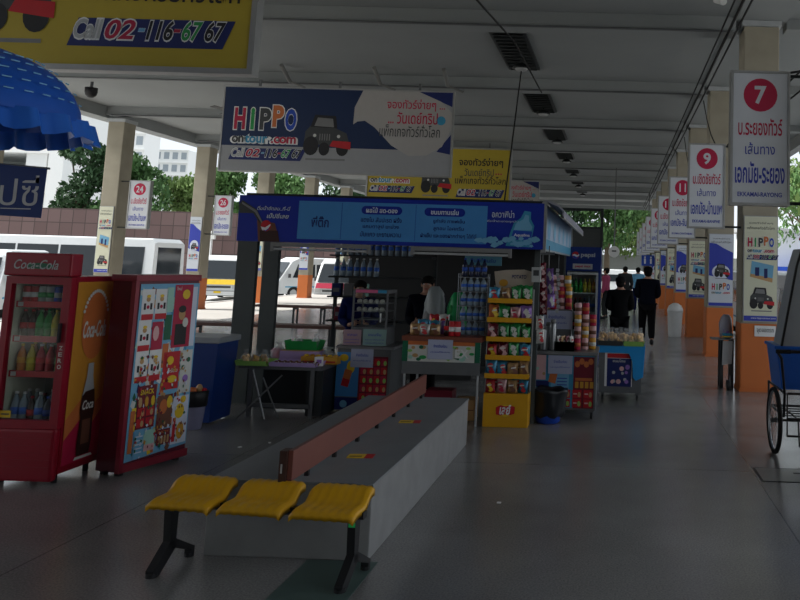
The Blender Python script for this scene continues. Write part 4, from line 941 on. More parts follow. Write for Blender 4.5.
tray(-.56, 9.2, .735, .2, .16, .1, K('darkgreen'), 'dark green box of small packets on the drinks counter', 'packet_box', .0)
for i in range(4): place(PK[['white', 'brown', 'dark red', 'white'][i]], (-.63+.047*i, 9.2, .745), '%s small packet standing in the dark green box, %s from left' % (['white', 'brown', 'dark red', 'white'][i], ORD[i]), 'packets in the green box', rz=.8, scale=(.5, .6, .95))
t = T('lined_bin', 'blue bin covered by a big black rubbish bag, right of the yellow rack', 'bin', (-.7, 8.88, 0))
b = B('blue'); b.lathe([(.11, 0), (.13, .02), (.15, .3)], n=20); b.done('bin_body', t)
n = 24; vs = []; prof = [(.15, .07), (.17, .1), (.175, .22), (.19, .32), (.2, .35), (.19, .36), (.15, .33), (.1, .28)]; rr = random.Random(2)
for r, h in prof:
    for k in range(n): a = 2*PI*k/n; q = r*(1+.06*math.sin(5*a+h*12)); vs.append((q*math.cos(a)+(.05*h if math.cos(a) > 0 else 0), q*math.sin(a)*.9, h+.012*math.sin(7*a)))
b = B(mat('black_bag_film', (.012, .014, .018), .3)); b.add(vs, [(j*n+k, j*n+(k+1) % n, (j+1)*n+(k+1) % n, (j+1)*n+k) for j in range(len(prof)-1) for k in range(n)]+[tuple(range(7*n, 8*n))], True); b.done('liner_bag', t)

# --- blue cola fridge at the back
t = T('cooler_fridge', 'tall dark blue glass-door drinks cooler with a round logo header behind the drinks counter', 'fridge', (-.57, 13.5, 0))
PB = mat('cooler_blue', (.006, .025, .16), .4)
b = B(PB); b.bx(-.3, -.26, .02, .6, .05, 2.0); b.bx(.26, .3, .02, .6, .05, 2.0); b.bx(-.26, .26, .56, .6, .05, 2.0); b.bx(-.26, .26, .02, .56, .05, .3); b.done('cabinet', t)
b = B(PB); b.bx(-.3, .3, -.02, .02, 1.6, 2.0); b.bx(-.26, .26, .02, .5, 1.6, 1.64); y = -.022
b.m('red'); b.disc(-.13, 1.86, .06, y); b.m('white'); b.poly([(-.19, 1.86), (-.15, 1.88), (-.1, 1.86), (-.07, 1.88), (-.07, 1.85), (-.11, 1.83), (-.16, 1.85)], y-.002); b.m('blue'); b.poly([(-.185, 1.84), (-.15, 1.85), (-.11, 1.83), (-.08, 1.83), (-.12, 1.8), (-.16, 1.81)], y-.003); b.m('lightgrey'); b.text('pepsi', .08, 1.86, .24, .09, y, .03)
b.m('lightgrey'); b.rect(-.17, .16, 1.63, 1.72, y); b.m('crimson'); b.text('pepsi max', 0, 1.675, .26, .05, y-.002, .03)
b.done('header', t)
b = B('lightgrey'); b.bx(-.25, -.23, .03, .5, .3, 1.6); b.bx(.23, .25, .03, .5, .3, 1.6); b.bx(-.23, .23, .49, .5, .3, 1.6)
b.done('inner_liner', t)
for z in (.6, .9, 1.22): b = B('lightgrey'); b.bx(-.23, .23, .02, .48, z, z+.02); b.done('shelf', t)
d = B('lightgrey'); d.bx(-.26, -.225, -.01, .015, .3, 1.58); d.bx(.225, .26, -.01, .015, .3, 1.58); d.bx(-.225, .225, -.01, .015, 1.54, 1.58); d.bx(-.225, .225, -.01, .015, .3, .34); dd = d.done('door', t)
b = B(GLASS); b.bx(-.225, .225, .0, .005, .34, 1.54); b.done('door_glass', dd)
for j, z in enumerate((1.24, .92, .62)):
    for i in range(6): p = [[P_GREEN, P_GREEN, P_GREEN, P_YEL, P_YEL, P_ORG], [P_GREEN, P_COLA, P_COLA, P_DRK, P_WAT, P_WAT], [P_COLA, P_COLA, P_DRK, P_WAT, P_WAT, P_WAT]][j][i]; place(p, (-.57-.19+.076*i, 13.66, z), '%s in the blue cooler, %s shelf, %s from left' % (KEEP[p], ['top', 'middle', 'bottom'][j], ORD[i]), 'drinks in the blue cooler', scale=(1.1, 1.1, 1.15))
# dark framework behind
t = T('shutter_frame', 'dark metal framework and shutter box behind the kiosk', 'frame', (-1.05, 17.8, 0))
b = B(DSTEEL); b.bx(.66, .72, 0, .06, 0, 2.96); b.bx(-1.2, .66, 0, .06, 2.9, 2.96); b.bx(-1.2, .66, 0, .05, 2.5, 2.55); b.done('frame', t); b = B(mat('shutter', (.05, .055, .055), .6)); b.bx(-1.2, .66, .02, .04, .0, 2.5); [b.bx(-1.2, .66, .01, .02, 1.9+.1*i, 1.93+.1*i) for i in range(6)]; b.done('shutter', t)

# --- bread cart
t = T('bread_cart', 'grey metal trolley with a dark blue poster and blue sheet, standing in the walkway', 'trolley', (.08, 10.65, 0))
b = B(GSTEEL); b.bx(-.27, .27, -.25, .25, .1, .66, bev=.004); b.done('trolley_body', t)
b = B('white'); b.rect(-.2, .15, .18, .6, -.252); b.m('navy'); b.rect(-.17, .14, .18, .53, -.254); b.m('red'); b.rect(-.17, .14, .535, .59, -.254); b.m('offwhite'); b.text('ขนมไทย', -.02, .5, .16, .035, -.256)
rr = random.Random(4)
for i in range(12): b.m(['lightgrey', 'palepink', 'purple'][i % 3]); b.disc(-.14+.25*rr.random(), .22+.25*rr.random(), .016+.016*rr.random(), -.256-.0003*i, 10)
b.done('front_poster', t)
b = B(mat('blue_sheet', (.02, .3, .7), .35, bump=.2)); b.prism([(-.3, .69), (-.29, .6), (.1, .6), (.15, .5), (.16, .3), (.2, .26), (.28, .3), (.3, .69)], -.275, -.262, 'y'); b.bx(-.3, .3, -.262, .27, .66, .69); b.prism([(.27, .3), (.29, .3), (.31, .69), (.27, .69)], -.26, .26, 'y'); b.done('plastic_sheet', t)
for x in (-.22, .22):
    for y in (-.2, .2): b = B('black'); b.cyl((x-.012, y, .04), (x+.012, y, .04), .04, n=12); b.m(GSTEEL); b.bx(x-.018, x+.018, y-.02, y+.02, .05, .1); b.done('castor', t)
tray(-.06, 10.55, .69, .3, .36, .06, K('darkgrey'), 'dark tray of wrapped buns at the left of the trolley', 'bread_tray'); tray(.24, 10.55, .69, .24, .36, .06, K('lime'), 'light green tray of wrapped buns at the right of the trolley', 'bread_tray')
n = 0
for i in range(9):
    for j in range(2):
        x = -.17+.062*i
        plastic_bag(x, 10.45+.13*j, .70+.02*((i+j) % 2), .1, .19, K(['bun', 'tan', 'bun'][(i+j) % 3]), 'clear bag of small buns on the trolley, %s row, %s from left' % (['front', 'back'][j], ORD[i]), 'bagged buns on the trolley', 'bun_bag')

# ------------------------------------------------------------------ walkway things
t = T('dustbin', 'tall white plastic waste bin with domed lid beside the right columns', 'bin', (1.48, 20.2, 0))
b = B('white'); b.lathe([(.15, 0), (.16, .02), (.19, .58), (.2, .6)], n=22); b.done('bin_body', t); b = B('white'); b.lathe([(.2, .6), (.2, .66), (.16, .76), (.07, .82), (.02, .83)], n=22); b.done('lid', t)
t = T('folding_table', 'little dark-legged side table by the nearest orange column', 'table', (1.6, 11.9, 0))
b = B('grey'); b.bx(-.2, .13, -.12, .14, .68, .7, bev=.005); b.done('tabletop', t)
for x in (-.05, .1):
    for y in (-.08, .1): b = B(DSTEEL); b.bx(x-.025, x+.025, y-.02, y+.02, 0, .68); b.done('leg', t)
t = T('plastic_cup', 'blue and yellow bowl on the side table by the orange column', 'bowl', (1.64, 11.86, .7)); b = B('cyan'); b.lathe([(.04, 0), (.075, .03), (.085, .07)], n=16); b.done('bowl_body', t); b = B('yellow'); b.lathe([(.08, .02), (.08, .04)], n=16); b.done('band', t)
plastic_bag(1.63, 12.0, .705, .18, .34, K('purple'), 'white and purple carrier bag on the side table', name='carrier_bag', film=mat('pale_film', (.4, .38, .45), .4))
b = B('lightgrey'); b.prism([(-.07, 0), (.07, .02), (.08, .34), (-.06, .34)], -.01, .01, 'y'); o = b.done('hanging_cloth'); o.location = (1.62, 11.76, .33); tag(o, 'white cloth hanging from the side table front', 'cloth')
t = T('caster_dolly', 'small black wheeled base under the side table', 'dolly', (1.62, 11.62, 0)); b = B('black'); b.cyl((-.02, 0, .07), (.02, 0, .07), .07, n=18); b.done('wheel', t); b = B(GSTEEL); b.bx(.02, .035, -.015, .015, .05, .2); b.done('fork', t)
t = T('round_sign', 'round white sign plate hanging over the far walkway', 'sign', (-.12, 28.5, 2.0)); b = B('white'); b.cyl((0, -.015, .2), (0, .015, .2), .2, n=28); b.done('plate', t); b = B('darkgrey'); b.rect(-.08, .08, .2, .25, -.017); b.done('symbol', t); b = B(GSTEEL); b.cyl((0, .03, 0), (0, .03, 3.2), .02); b.done('hanger_pole', t)
t = T('toilet_sign', 'small blue sign with white figures at the far end of the walkway', 'sign', (1.45, 38, 1.75)); b = B('blue'); b.bx(-.3, .3, -.04, .04, 0, .5); b.done('plate', t); b = B('white')
for x in (-.14, .14): b.disc(x, .4, .04, -.042, 10); b.rect(x-.04, x+.04, .1, .34, -.042)
b.done('figures', t); b = B(GSTEEL); b.cyl((0, 0, .5), (0, 0, 3.64), .02); b.done('hanger_pole', t)

# hand cart at right
t = T('hand_cart', 'black tubular two-wheeled hand cart at the right edge', 'cart', (1.9, 7.75, 0))
def wheel(x, nm='wheel'):
    b = B(RUBBER); n = 40
    R_, r_ = .285, .02; vs = []; m_ = 8
    for i in range(n):
        a = 2*PI*i/n
        for j in range(m_): c = 2*PI*j/m_; q = R_+r_*math.cos(c); vs.append((x+r_*1.1*math.sin(c), q*math.cos(a), .305+q*math.sin(a)))
    b.add(vs, [(i*m_+j, i*m_+(j+1) % m_, ((i+1) % n)*m_+(j+1) % m_, ((i+1) % n)*m_+j) for i in range(n) for j in range(m_)], True); o = b.done(nm, t)
    b = B(STEEL); R_ = .262; r_ = .009; vs = []
    for i in range(n):
        a = 2*PI*i/n
        for j in range(6): c = 2*PI*j/6; q = R_+r_*math.cos(c); vs.append((x+r_*1.3*math.sin(c), q*math.cos(a), .305+q*math.sin(a)))
    b.add(vs, [(i*6+j, i*6+(j+1) % 6, ((i+1) % n)*6+(j+1) % 6, ((i+1) % n)*6+j) for i in range(n) for j in range(6)], True); b.done('rim', o)
    b = B(STEEL)
    for i in range(18): a = 2*PI*i/18; b.cyl((x+(.02 if i % 2 else -.02), .02*math.cos(a), .305+.02*math.sin(a)), (x, .26*math.cos(a), .305+.26*math.sin(a)), .0025, n=4)
    b.done('spokes', o); b = B(GSTEEL); b.cyl((x-.035, 0, .305), (x+.035, 0, .305), .022); b.done('hub', o)
wheel(-.38); wheel(.5)
FR = mat('cart_tube', (.03, .03, .032), .4, .4)
b = B(FR)
b.cyl((-.34, 0, .305), (.46, 0, .305), .012)
for x in (-.34, .46):
    b.tube([(x-.1, -.42, .98), (x-.06, -.42, .92), (x+.02, -.18, .57), (x+.04, -.05, .35), (x+.04, .5, .35)], .013)
    b.tube([(x+.02, -.2, .58), (x+.02, .6, .58), (x+.02, .6, .2)], .011)
for z in (.35, .58): b.cyl((-.3, -.2, z), (.48, -.2, z), .011); b.cyl((-.3, .55, z), (.48, .55, z), .011)
b.cyl((-.44, -.42, .98), (.36, -.42, .98), .014)
b.done('tube_frame', t)
b = B(FR)
for i in range(5): b.cyl((-.3+.19*i, -.2, .2), (-.3+.19*i, -.2, .58), .007, n=6)
for i in range(6): b.cyl((-.28, -.15+.13*i, .35), (.46, -.15+.13*i, .35), .006, n=6)
b.tube([(-.3, -.2, .2), (.48, -.2, .2)], .01); b.tube([(-.2, -.26, .12), (-.2, -.2, .35), (-.2, .5, .35)], .008); b.tube([(-.2, -.26, .12), (.3, -.26, .12)], .008); b.done('basket_grid', t)
b = B(RUBBER); b.cyl((-.45, -.42, .98), (-.32, -.42, .98), .018); b.done('grip', t)
t = T('plastic_tub', 'deep blue plastic tub riding on the hand cart', 'tub', (1.83, 7.9, .6)); b = B(mat('tub_blue', (.008, .1, .45), .35)); b.prism([(-.26, .0), (.3, 0), (.36, .38), (-.31, .38)], -.24, .26, 'y'); b.done('tub_body', t); b = B(mat('tub_blue', C['blue'])); b.bx(-.33, .38, -.26, .28, .37, .4, bev=.01); b.done('rim', t)
t = T('wrapped_load', 'grey wrapped bundle standing in the blue tub', 'bundle', (1.86, 7.85, .995)); b = B(mat('grey_wrap', (.28, .3, .32), .55, bump=.3)); b.prism([(-.29, 0), (.27, 0), (.3, .9), (-.1, .92), (-.15, .75)], -.2, .22, 'y'); b.done('bundle_body', t); b = B('black'); b.prism([(-.305, 0), (-.285, 0), (-.145, .75), (-.095, .92), (-.115, .925), (-.165, .75)], -.205, -.18, 'y'); b.rect(-.1, .2, .4, .7, -.203); b.done('black_edging', t)
t = T('toy_topper', 'red and white stuffed toy on top of the grey bundle', 'toy', (1.84, 7.72, 1.917)); b = B('red'); b.ball((0, 0, .05), (.06, .05, .06)); b.ball((-.07, 0, .09), (.03, .03, .025)); b.ball((.06, 0, .1), (.03, .03, .025)); b.done('toy_body', t); b = B('white'); b.ball((.01, -.035, .04), (.035, .025, .035)); b.done('white_patch', t)

# blue parasols and banner at the left
def parasol(x, y, z, r, h, label, prints):
    t = T('market_parasol', label, 'parasol', (x, y, z), .2, 'blue parasols'); n = 32; m_ = 8
    pb = mat('parasol_blue', (.012, .1, .5), .45, var=.1)
    b = B(pb); vs = []
    for s_ in (0, 1):
        for j in range(m_+1):
            u = j/m_
            for k in range(n):
                a = 2*PI*k/n; seg = (k % 4)/4; dip = 1-.035*math.sin(PI*seg)*u
                q = r*math.sin(u*PI/2*.98)*dip; vs.append((q*math.cos(a), q*math.sin(a), h*math.cos(u*PI/2*.98)-(.006 if s_ else 0)))
    o = n*(m_+1); fs = []
    for j in range(m_):
        for k in range(n): a, c, d, e = j*n+k, j*n+(k+1) % n, (j+1)*n+(k+1) % n, (j+1)*n+k; fs += [(a, e, d, c), (o+a, o+c, o+d, o+e)]
    b.add(vs, fs, True)
    if prints:
        b.m('skyblue')
        for k in range(10):
            for j in range(5):
                a = -1.35+k*.16; u = .45+.1*j; q = r*math.sin(u*PI/2)*1.008; zc = h*math.cos(u*PI/2)+.01
                b.box(q*math.cos(a), q*math.sin(a), zc, .004, .045, .006, rot=(0, 0, a))
    b.done('canopy', t)
    b = B(mat('parasol_blue2', (.02, .14, .6), .45)); vs = []; fs = []; N = 96
    for j in range(3):
        for k in range(N):
            a = 2*PI*k/N; sc = .5+.5*abs(math.sin(a*12)); q = r*(1.0+.07*math.sin(a*20))*(1+.03*j)
            vs.append((q*math.cos(a), q*math.sin(a), .02-.5*j*.2*(.55+.45*sc)*r))
    for j in range(2):
        for k in range(N): fs.append((j*N+k, j*N+(k+1) % N, (j+1)*N+(k+1) % N, (j+1)*N+k))
    b.add(vs, fs, True); b.done('valance', t, fix=False)
    for k in range(8): a = 2*PI*k/8; bb = B(GSTEEL); bb.tube([(r*math.sin(u*PI/2*.98)*math.cos(a)*.99, r*math.sin(u*PI/2*.98)*math.sin(a)*.99, h*math.cos(u*PI/2*.98)-.015) for u in (0, .3, .6, .95)], .007, 5); bb.done('rib', t)
    b = B(GSTEEL); b.cyl((0, 0, -z+.0), (0, 0, h+.06), .02); b.done('pole', t)
    b = B('grey'); b.lathe([(.25, -z), (.25, -z+.06), (.05, -z+.1), (.04, -z+.3)], n=18); b.done('base', t)
parasol(-5.14, 5.95, 2.71, .84, .54, 'larger blue market parasol at the upper left edge', False)
parasol(-3.72, 4.35, 2.42, .63, .42, 'nearer blue market parasol with pale printed lines, upper left edge', True)
t = T('cloth_banner', 'dark blue hanging cloth banner with white Thai lettering at the left edge', 'banner', (-5.25, 6.75, 1.98)); b = B(mat('navy_cloth', (.008, .03, .14), .7)); b.prism([(-.75, .02), (.35, -.02), (.36, .4), (-.75, .48)], -.004, .004, 'y'); b.done('cloth', t); b = B('lightgrey'); b.text('เป๊ปซี่', .0, .21, .62, .26, -.006, .0); b.rect(.0, .26, .05, .058, -.006); b.done('lettering', t, fix=False)
b = B(GSTEEL); b.cyl((-.75, .015, .475), (.37, .015, .405), .01, n=8); b.cyl((-.7, .02, -1.98), (-.7, .02, .5), .015); b.done('support_pole', t)

# far benches in the hall
def bench(x0, x1, y, label):
    t = T('waiting_bench', label, 'bench', ((x0+x1)/2, y, 0), 0, 'long brown benches'); L_ = (x1-x0)/2
    b = B(mat('bench_brown', (.1, .04, .03), .5)); b.bx(-L_, L_, -.2, .2, .4, .46, bev=.01); b.done('seat_plank', t)
    for x in (-L_+.3, 0, L_-.3):
        b = B(DSTEEL); b.bx(x-.02, x+.02, -.15, -.11, 0, .4); b.bx(x-.02, x+.02, .11, .15, 0, .4); b.bx(x-.02, x+.02, -.11, .11, .35, .39); b.done('leg', t)
bench(-8.0, -4.9, 14.9, 'long dark brown bench seen behind the kiosk stall, nearer of the two')
bench(-9.2, -7.2, 20.7, 'dark brown bench farther out towards the yard')

# ------------------------------------------------------------------ vehicles
def minivan(x, y, rz, label, stripe=None, L_=4.9, Wd=1.85, H_=2.15, name='minivan', z=-.5, paint=(.62, .64, .65)):
    t = T(name, label, 'van' if name == 'minivan' else 'bus', (x, y, z), rz, 'white vehicles in the yard')
    WP = mat('white_car_paint_%.2f' % paint[0], paint, .3, var=.03); DG = mat('tinted_glass', (.02, .025, .03), .1, var=0)
    pts = [(-L_/2, .28), (-L_/2, .75), (-L_/2+.12, 1.0), (-L_/2+.75*min(1, H_/2.2), H_-.18), (-L_/2+1.1, H_), (L_/2-.15, H_), (L_/2, H_-.15), (L_/2, .28)]
    b = B(WP); n = len(pts)
    for sgn in (0,):
        vs = []
        for xs in (-1, -.86, .86, 1):
            for a, c in pts:
                k = 1-.1*max(0, (c-.9)/(H_-.9)); cc = c-(.05 if abs(xs) == 1 and c > H_-.3 else 0)
                vs.append((xs*Wd/2*k, a, cc))
        fs = [tuple(range(n-1, -1, -1)), tuple(range(3*n, 4*n))]
        for q in range(3): fs += [(q*n+k, q*n+(k+1) % n, (q+1)*n+(k+1) % n, (q+1)*n+k) for k in range(n)]
        b.add(vs, fs)
    b.done('body', t)
    b = B(DG); k1 = 1-.1*.35; ya = -L_/2+.1; yb = -L_/2+.66*min(1, H_/2.2)
    b.add([(-Wd/2*.88, ya+.02, 1.06), (Wd/2*.88, ya+.02, 1.06), (Wd/2*.8, yb, H_-.25), (-Wd/2*.8, yb, H_-.25)], [(0, 1, 2, 3)]); b.done('windshield', t)
    for sx in (-1, 1):
        nn = 3 if L_ < 6 else 6; y0 = -L_/2+.75; dy = (L_-1.1)/nn
        for i in range(nn):
            b = B(DG); q0 = Wd/2*(1-.1*max(0, (1.1-.9)/(H_-.9)))+.006; q1 = Wd/2*(1-.1*((H_-.35-.9)/(H_-.9)))+.006
            a0, a1 = y0+dy*i+.04, y0+dy*(i+1)-.04; sh = .25 if i == 0 else 0
            b.add([(sx*q0, a0-.05*sh, 1.1), (sx*q0, a1, 1.1), (sx*q1, a1, H_-.35), (sx*q1, a0+sh, H_-.35)], [(0, 1, 2, 3)]); b.done('side_window', t)
    b = B(DG); b.rect(-Wd*.36, Wd*.36, 1.15, H_-.35, 0); o = b.done('rear_window', t); o.location = (0, L_/2+.006, 0)
    b = B('darkgrey'); b.bx(-Wd*.3, Wd*.3, -L_/2-.02, -L_/2, .62, .72); b.m(WP); b.bx(-Wd/2, Wd/2, -L_/2-.1, -L_/2+.05, .25, .5, bev=.03); b.done('bumper', t)
    for sx in (-1, 1):
        b = B('lightgrey'); b.bx(sx*Wd*.4-.13, sx*Wd*.4+.13, -L_/2-.025, -L_/2, .6, .78, bev=.01); b.done('headlight', t)
        b = B('darkgrey'); b.bx(sx*(Wd/2+.1)-.06, sx*(Wd/2+.1)+.06, -L_/2+.5, -L_/2+.6, 1.1, 1.3, bev=.01); b.done('side_mirror', t)
    if stripe:
        b = B(stripe); b.add([(-Wd*.47, -L_/2-.008, .78), (Wd*.47, -L_/2-.008, .78), (Wd*.46, -L_/2+.1, 1.02), (-Wd*.46, -L_/2+.1, 1.02)], [(0, 1, 2, 3)]); b.done('bonnet_stripe', t)
        b = B('cyan'); b.bx(-Wd/2-.006, -Wd/2, -L_/2+.4, L_/2-.3, .6, .66); b.bx(Wd/2, Wd/2+.006, -L_/2+.4, L_/2-.3, .6, .66); b.done('side_stripe', t)
    b = B('yellow'); b.rect(-.16, .16, .38, .47, -L_/2-.103); b.done('number_plate', t)
    for sx in (-1, 1):
        for yy in (-L_/2+.85, L_/2-.9):
            b = B(RUBBER); b.cyl((sx*(Wd/2-.2), yy, .32), (sx*(Wd/2+.01), yy, .32), .32, n=20); w_ = b.done('wheel', t)
            b = B(STEEL); b.cyl((sx*(Wd/2), yy, .32), (sx*(Wd/2+.018), yy, .32), .18, n=16); b.done('hubcap', w_)
    return t
minivan(-19.3, 40.3, .22, 'white minivan with a yellow bonnet band left of the kiosk post', 'yellow')
minivan(-16.3, 43.5, -.75, 'white minivan parked side-on between the kiosk posts', 'cyan')
minivan(-13.2, 39.5, .1, 'white minivan with a red bonnet band seen under the kiosk sign', 'crimson')
minivan(-24.2, 33.0, -PI/2, 'long white coach parked side-on behind the drinks fridge', None, 11.5, 2.4, 2.75, 'coach')
minivan(-20.8, 26.8, .35, 'white minivan at the far left behind the drinks fridge', 'cyan')
minivan(-31.5, 62, .2, 'small white van far off by the brown panel fence', 'cyan')
minivan(-12.2, 60, .6, 'pale bus far beyond the yard, behind the minivans', 'cyan', 8, 2.3, 2.7, 'coach', paint=(.3, .45, .6))
minivan(4.55, 18.6, .0, 'white minivan right of the first orange column', 'cyan')
minivan(5.0, 27.5, .0, 'white minivan farther along the right side behind the second column', 'blue')
minivan(.2, 58, PI/2, 'white van crossing beyond the far end of the walkway', None, 5, 1.9, 1.95)

# ------------------------------------------------------------------ background walls, buildings, trees
b = B(panel_wall_mat()); b.bx(-60, -2.8, 50.2, 50.5, -.5, 4.3); o = struct(b, 'wall_left')
b = B(mat('far_wall_grey', (.22, .23, .22), .8)); b.bx(-2.6, 30, 66, 66.4, -.5, 2.6); struct(b, 'wall_far')
for i, x in enumerate((-31.8, -26.3, -25.6, -21.6)):
    b = B('white'); b.bx(-.12, .12, -.1, .1, 0, 5.2 if i == 0 else 3.6); b.m('offwhite'); b.bx(-.3, .3, -.12, .12, 4.2 if i == 0 else 3.1, 5.2 if i == 0 else 3.6, bev=.05); o = b.done('lamp_post'); o.location = (x*(49/50.), 49.2, -.5); tag(o, ['white square-headed post in front of the brown fence, leftmost of four', 'white post in front of the brown fence, second from left', 'white post in front of the brown fence, third from left', 'white post in front of the brown fence, rightmost of four'][i], 'post', 'white posts by the fence')
WB = mat('white_building', (.72, .73, .72), .8, var=.04)
t = T('car_park', 'white multi-storey concrete car park at the upper left', 'building', (-60.2, 72, -.5))
for z0, z1 in ((2.2, 3.4), (7.3, 9.3), (10.9, 14.5)): b = B(WB); b.bx(-14, 8.6, 0, 9, z0, z1); b.done('floor_band', t)
for x in (-9, -2, 5.8): b = B(WB); b.bx(x, x+1.9, .3, 1.5, 0, 14); b.done('pillar', t)
b = B(WB); b.bx(8.2, 9.6, -.2, 9.2, 0, 15.5); b.done('end_wall', t)
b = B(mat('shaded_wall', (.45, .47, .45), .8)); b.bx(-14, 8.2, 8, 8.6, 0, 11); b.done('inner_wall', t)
def block(x, y, w, h, d, label, nx, nz, m, rz=0):
    t = T('apartment_block', label, 'building', (x, y, -.5), rz, 'distant buildings')
    b = B(m); b.bx(-w/2, w/2, 0, d, 0, h); b.done('facade', t)
    ww, wh = w/nx*.6, h/nz*.55; b = B(mat('far_glass', (.28, .32, .35), .3)); b.bx(-ww/2, ww/2, -.06, 0, 0, wh); w0 = b.done('window', t); first = True
    for j in range(nz):
        if nz > 6 and j < nz-8: continue
        for i in range(nx):
            o = w0 if first else w0.copy()
            if not first: COL.objects.link(o); o.parent = t
            first = False; o.location = (-w/2+w*(i+.5)/nx, 0, h*(j+.25)/nz)
        b = B(m); b.bx(-w/2-.3, w/2+.3, -.5, 0, h*(j+.95)/nz, h*(j+1)/nz); b.done('balcony_slab', t)
block(-103, 150, 25, 34, 5, 'tall white apartment block far behind the trees, upper left', 12, 11, WB, 0)
block(-103.5, 172, 19, 24.5, 5, 'lower white apartment block right of the tall one', 10, 9, WB, .0)
block(-76, 100, 6, 18.5, 8, 'slim beige building beside the white car park', 2, 6, mat('beige_building', (.5, .38, .28), .8))
t = T('depot_building', 'low white depot building with a sloping roof behind the right columns', 'building', (19, 58, -.5))
b = B(WB); b.prism([(-9, 0), (9, 0), (9, 3.2), (-9, 5.2)], 0, 10, 'y'); b.done('depot_wall', t); b = B('lightgrey'); b.prism([(-9.4, 5.25), (9.4, 3.2), (9.4, 3.4), (-9.4, 5.5)], -.5, 10.5, 'y'); b.done('depot_roof', t); b = B('blue'); b.bx(-8, 8, -1.6, 0, 2.2, 2.5); b.done('blue_canopy', t)

LEAF = [mat('leaf_%d' % i, c, .7, var=.35, scale=.6) for i, c in enumerate(((.05, .12, .03), (.08, .17, .045), (.14, .22, .06), (.03, .075, .025)))]
def tree(x, y, h, r, label, li, seed, trunk=None, n=5200, z=-.5, leaf=.34):
    trunk = (.58 if x > 5 else .35) if trunk is None else trunk; rr = random.Random(seed); t = T('tree', label, 'tree', (x, y, z), 0, 'background trees')
    b = B(mat('bark', (.1, .075, .05), .9)); top = h*.55; b.cyl((0, 0, 0), (0, 0, top), .28, .16, 9)
    cl = []
    for i in range(9):
        a = rr.random()*6.28; q = r*rr.uniform(.2, .7); zc = h*rr.uniform(trunk, .88); cl.append((q*math.cos(a), q*math.sin(a), zc, r*rr.uniform(.35, .6))); b.cyl((0, 0, top*rr.uniform(.6, 1)), (q*math.cos(a), q*math.sin(a), zc), .09, .04, 6)
    cl.append((0, 0, h*.8, r*.6)); b.done('trunk', t)
    b = B(LEAF[li]); vs = []; fs = []
    for i in range(n):
        c = cl[i % len(cl)]; v = Vector((rr.gauss(0, 1), rr.gauss(0, 1), rr.gauss(0, 1))).normalized()*c[3]*rr.uniform(.6, 1.08)
        p = Vector((c[0], c[1], c[2]))+Vector((v.x, v.y, v.z*.85)); s_ = leaf*rr.uniform(.35, .8)
        R = Euler((rr.random()*6, rr.random()*6, rr.random()*6)).to_matrix(); k = len(vs)
        for q in ((-s_, 0, 0), (0, -s_*.45, .0), (s_, 0, 0), (0, s_*.45, 0)): vs.append(p+R @ Vector(q))
        fs.append((k, k+1, k+2, k+3))
    b.add(vs, fs); b.done('foliage', t, fix=False)
trees = [(-39.3, 58, 11.6, 2.0, 'tall dark green tree just right of the white car park', 3), (-37.0, 60, 10.8, 2.0, 'leafy green tree hidden behind the column with sign 24', 0), (-34.6, 58, 7.6, 2.8, 'low bushy green tree right of the number 24 sign', 0), (-34.6, 64.5, 8.8, 2.6, 'yellowish green tree between the signs 24 and 26', 2), (-28.8, 58, 9.3, 2.2, 'leafy tree right of the column with sign 26', 1),
         (-26.4, 62, 9.2, 2.2, 'thin pale tree left of the kiosk sign', 2), (-23.9, 58, 9.0, 2.6, 'green tree above the left end of the kiosk sign', 1), (-20.8, 60, 9.0, 2.8, 'dark green tree above the pale menu panel of the kiosk sign', 3), (-17.3, 60, 8.8, 2.8, 'green tree left of the yellow banner behind the kiosk', 0),
         (-4.5, 64, 10, 3.2, 'dense green tree beyond the far end, left', 3), (-.8, 62, 9.6, 3, 'dense dark tree beyond the far end, middle', 0), (2.4, 66, 9, 2.6, 'paler tree beyond the far end, right', 2),
         (12.5, 48, 9.5, 4.2, 'leafy green tree right of the number 7 sign', 1), (17.0, 74, 13, 4.5, 'tall green tree behind the depot building', 2), (9.0, 30, 6.8, 2.4, 'bright green tree at the right edge above the bundle', 2)]
for i, (x, y, h, r, lb, li) in enumerate(trees): tree(x, y, h, r, lb, li, 40+i)

# ------------------------------------------------------------------ people
def skin_mesh(nm, pts, edges, mats, parent, sub=2):
    me = bpy.data.meshes.new(nm); me.from_pydata([p[:3] for p in pts], edges, []); me.update()
    o = bpy.data.objects.new(nm, me); COL.objects.link(o)
    me.skin_vertices if me.skin_vertices else None
    s_ = o.modifiers.new('skin', 'SKIN')
    if not me.skin_vertices:
        at = me.attributes.get('skin')
    sv = me.skin_vertices[0].data
    for i, p in enumerate(pts):
        r = p[3]; sv[i].radius = r if isinstance(r, tuple) else (r, r)
    sv[0].use_root = True
    u = o.modifiers.new('sub', 'SUBSURF'); u.levels = sub; u.render_levels = sub
    dg = bpy.context.evaluated_depsgraph_get(); dg.update()
    m2 = bpy.data.meshes.new_from_object(o.evaluated_get(dg)); bpy.data.objects.remove(o); bpy.data.meshes.remove(me)
    m2.name = nm
    m2.materials.clear(); m2.materials.append(mats)
    for p in m2.polygons: p.use_smooth = True
    q = bpy.data.objects.new(nm, m2); COL.objects.link(q); q.parent = parent; return q
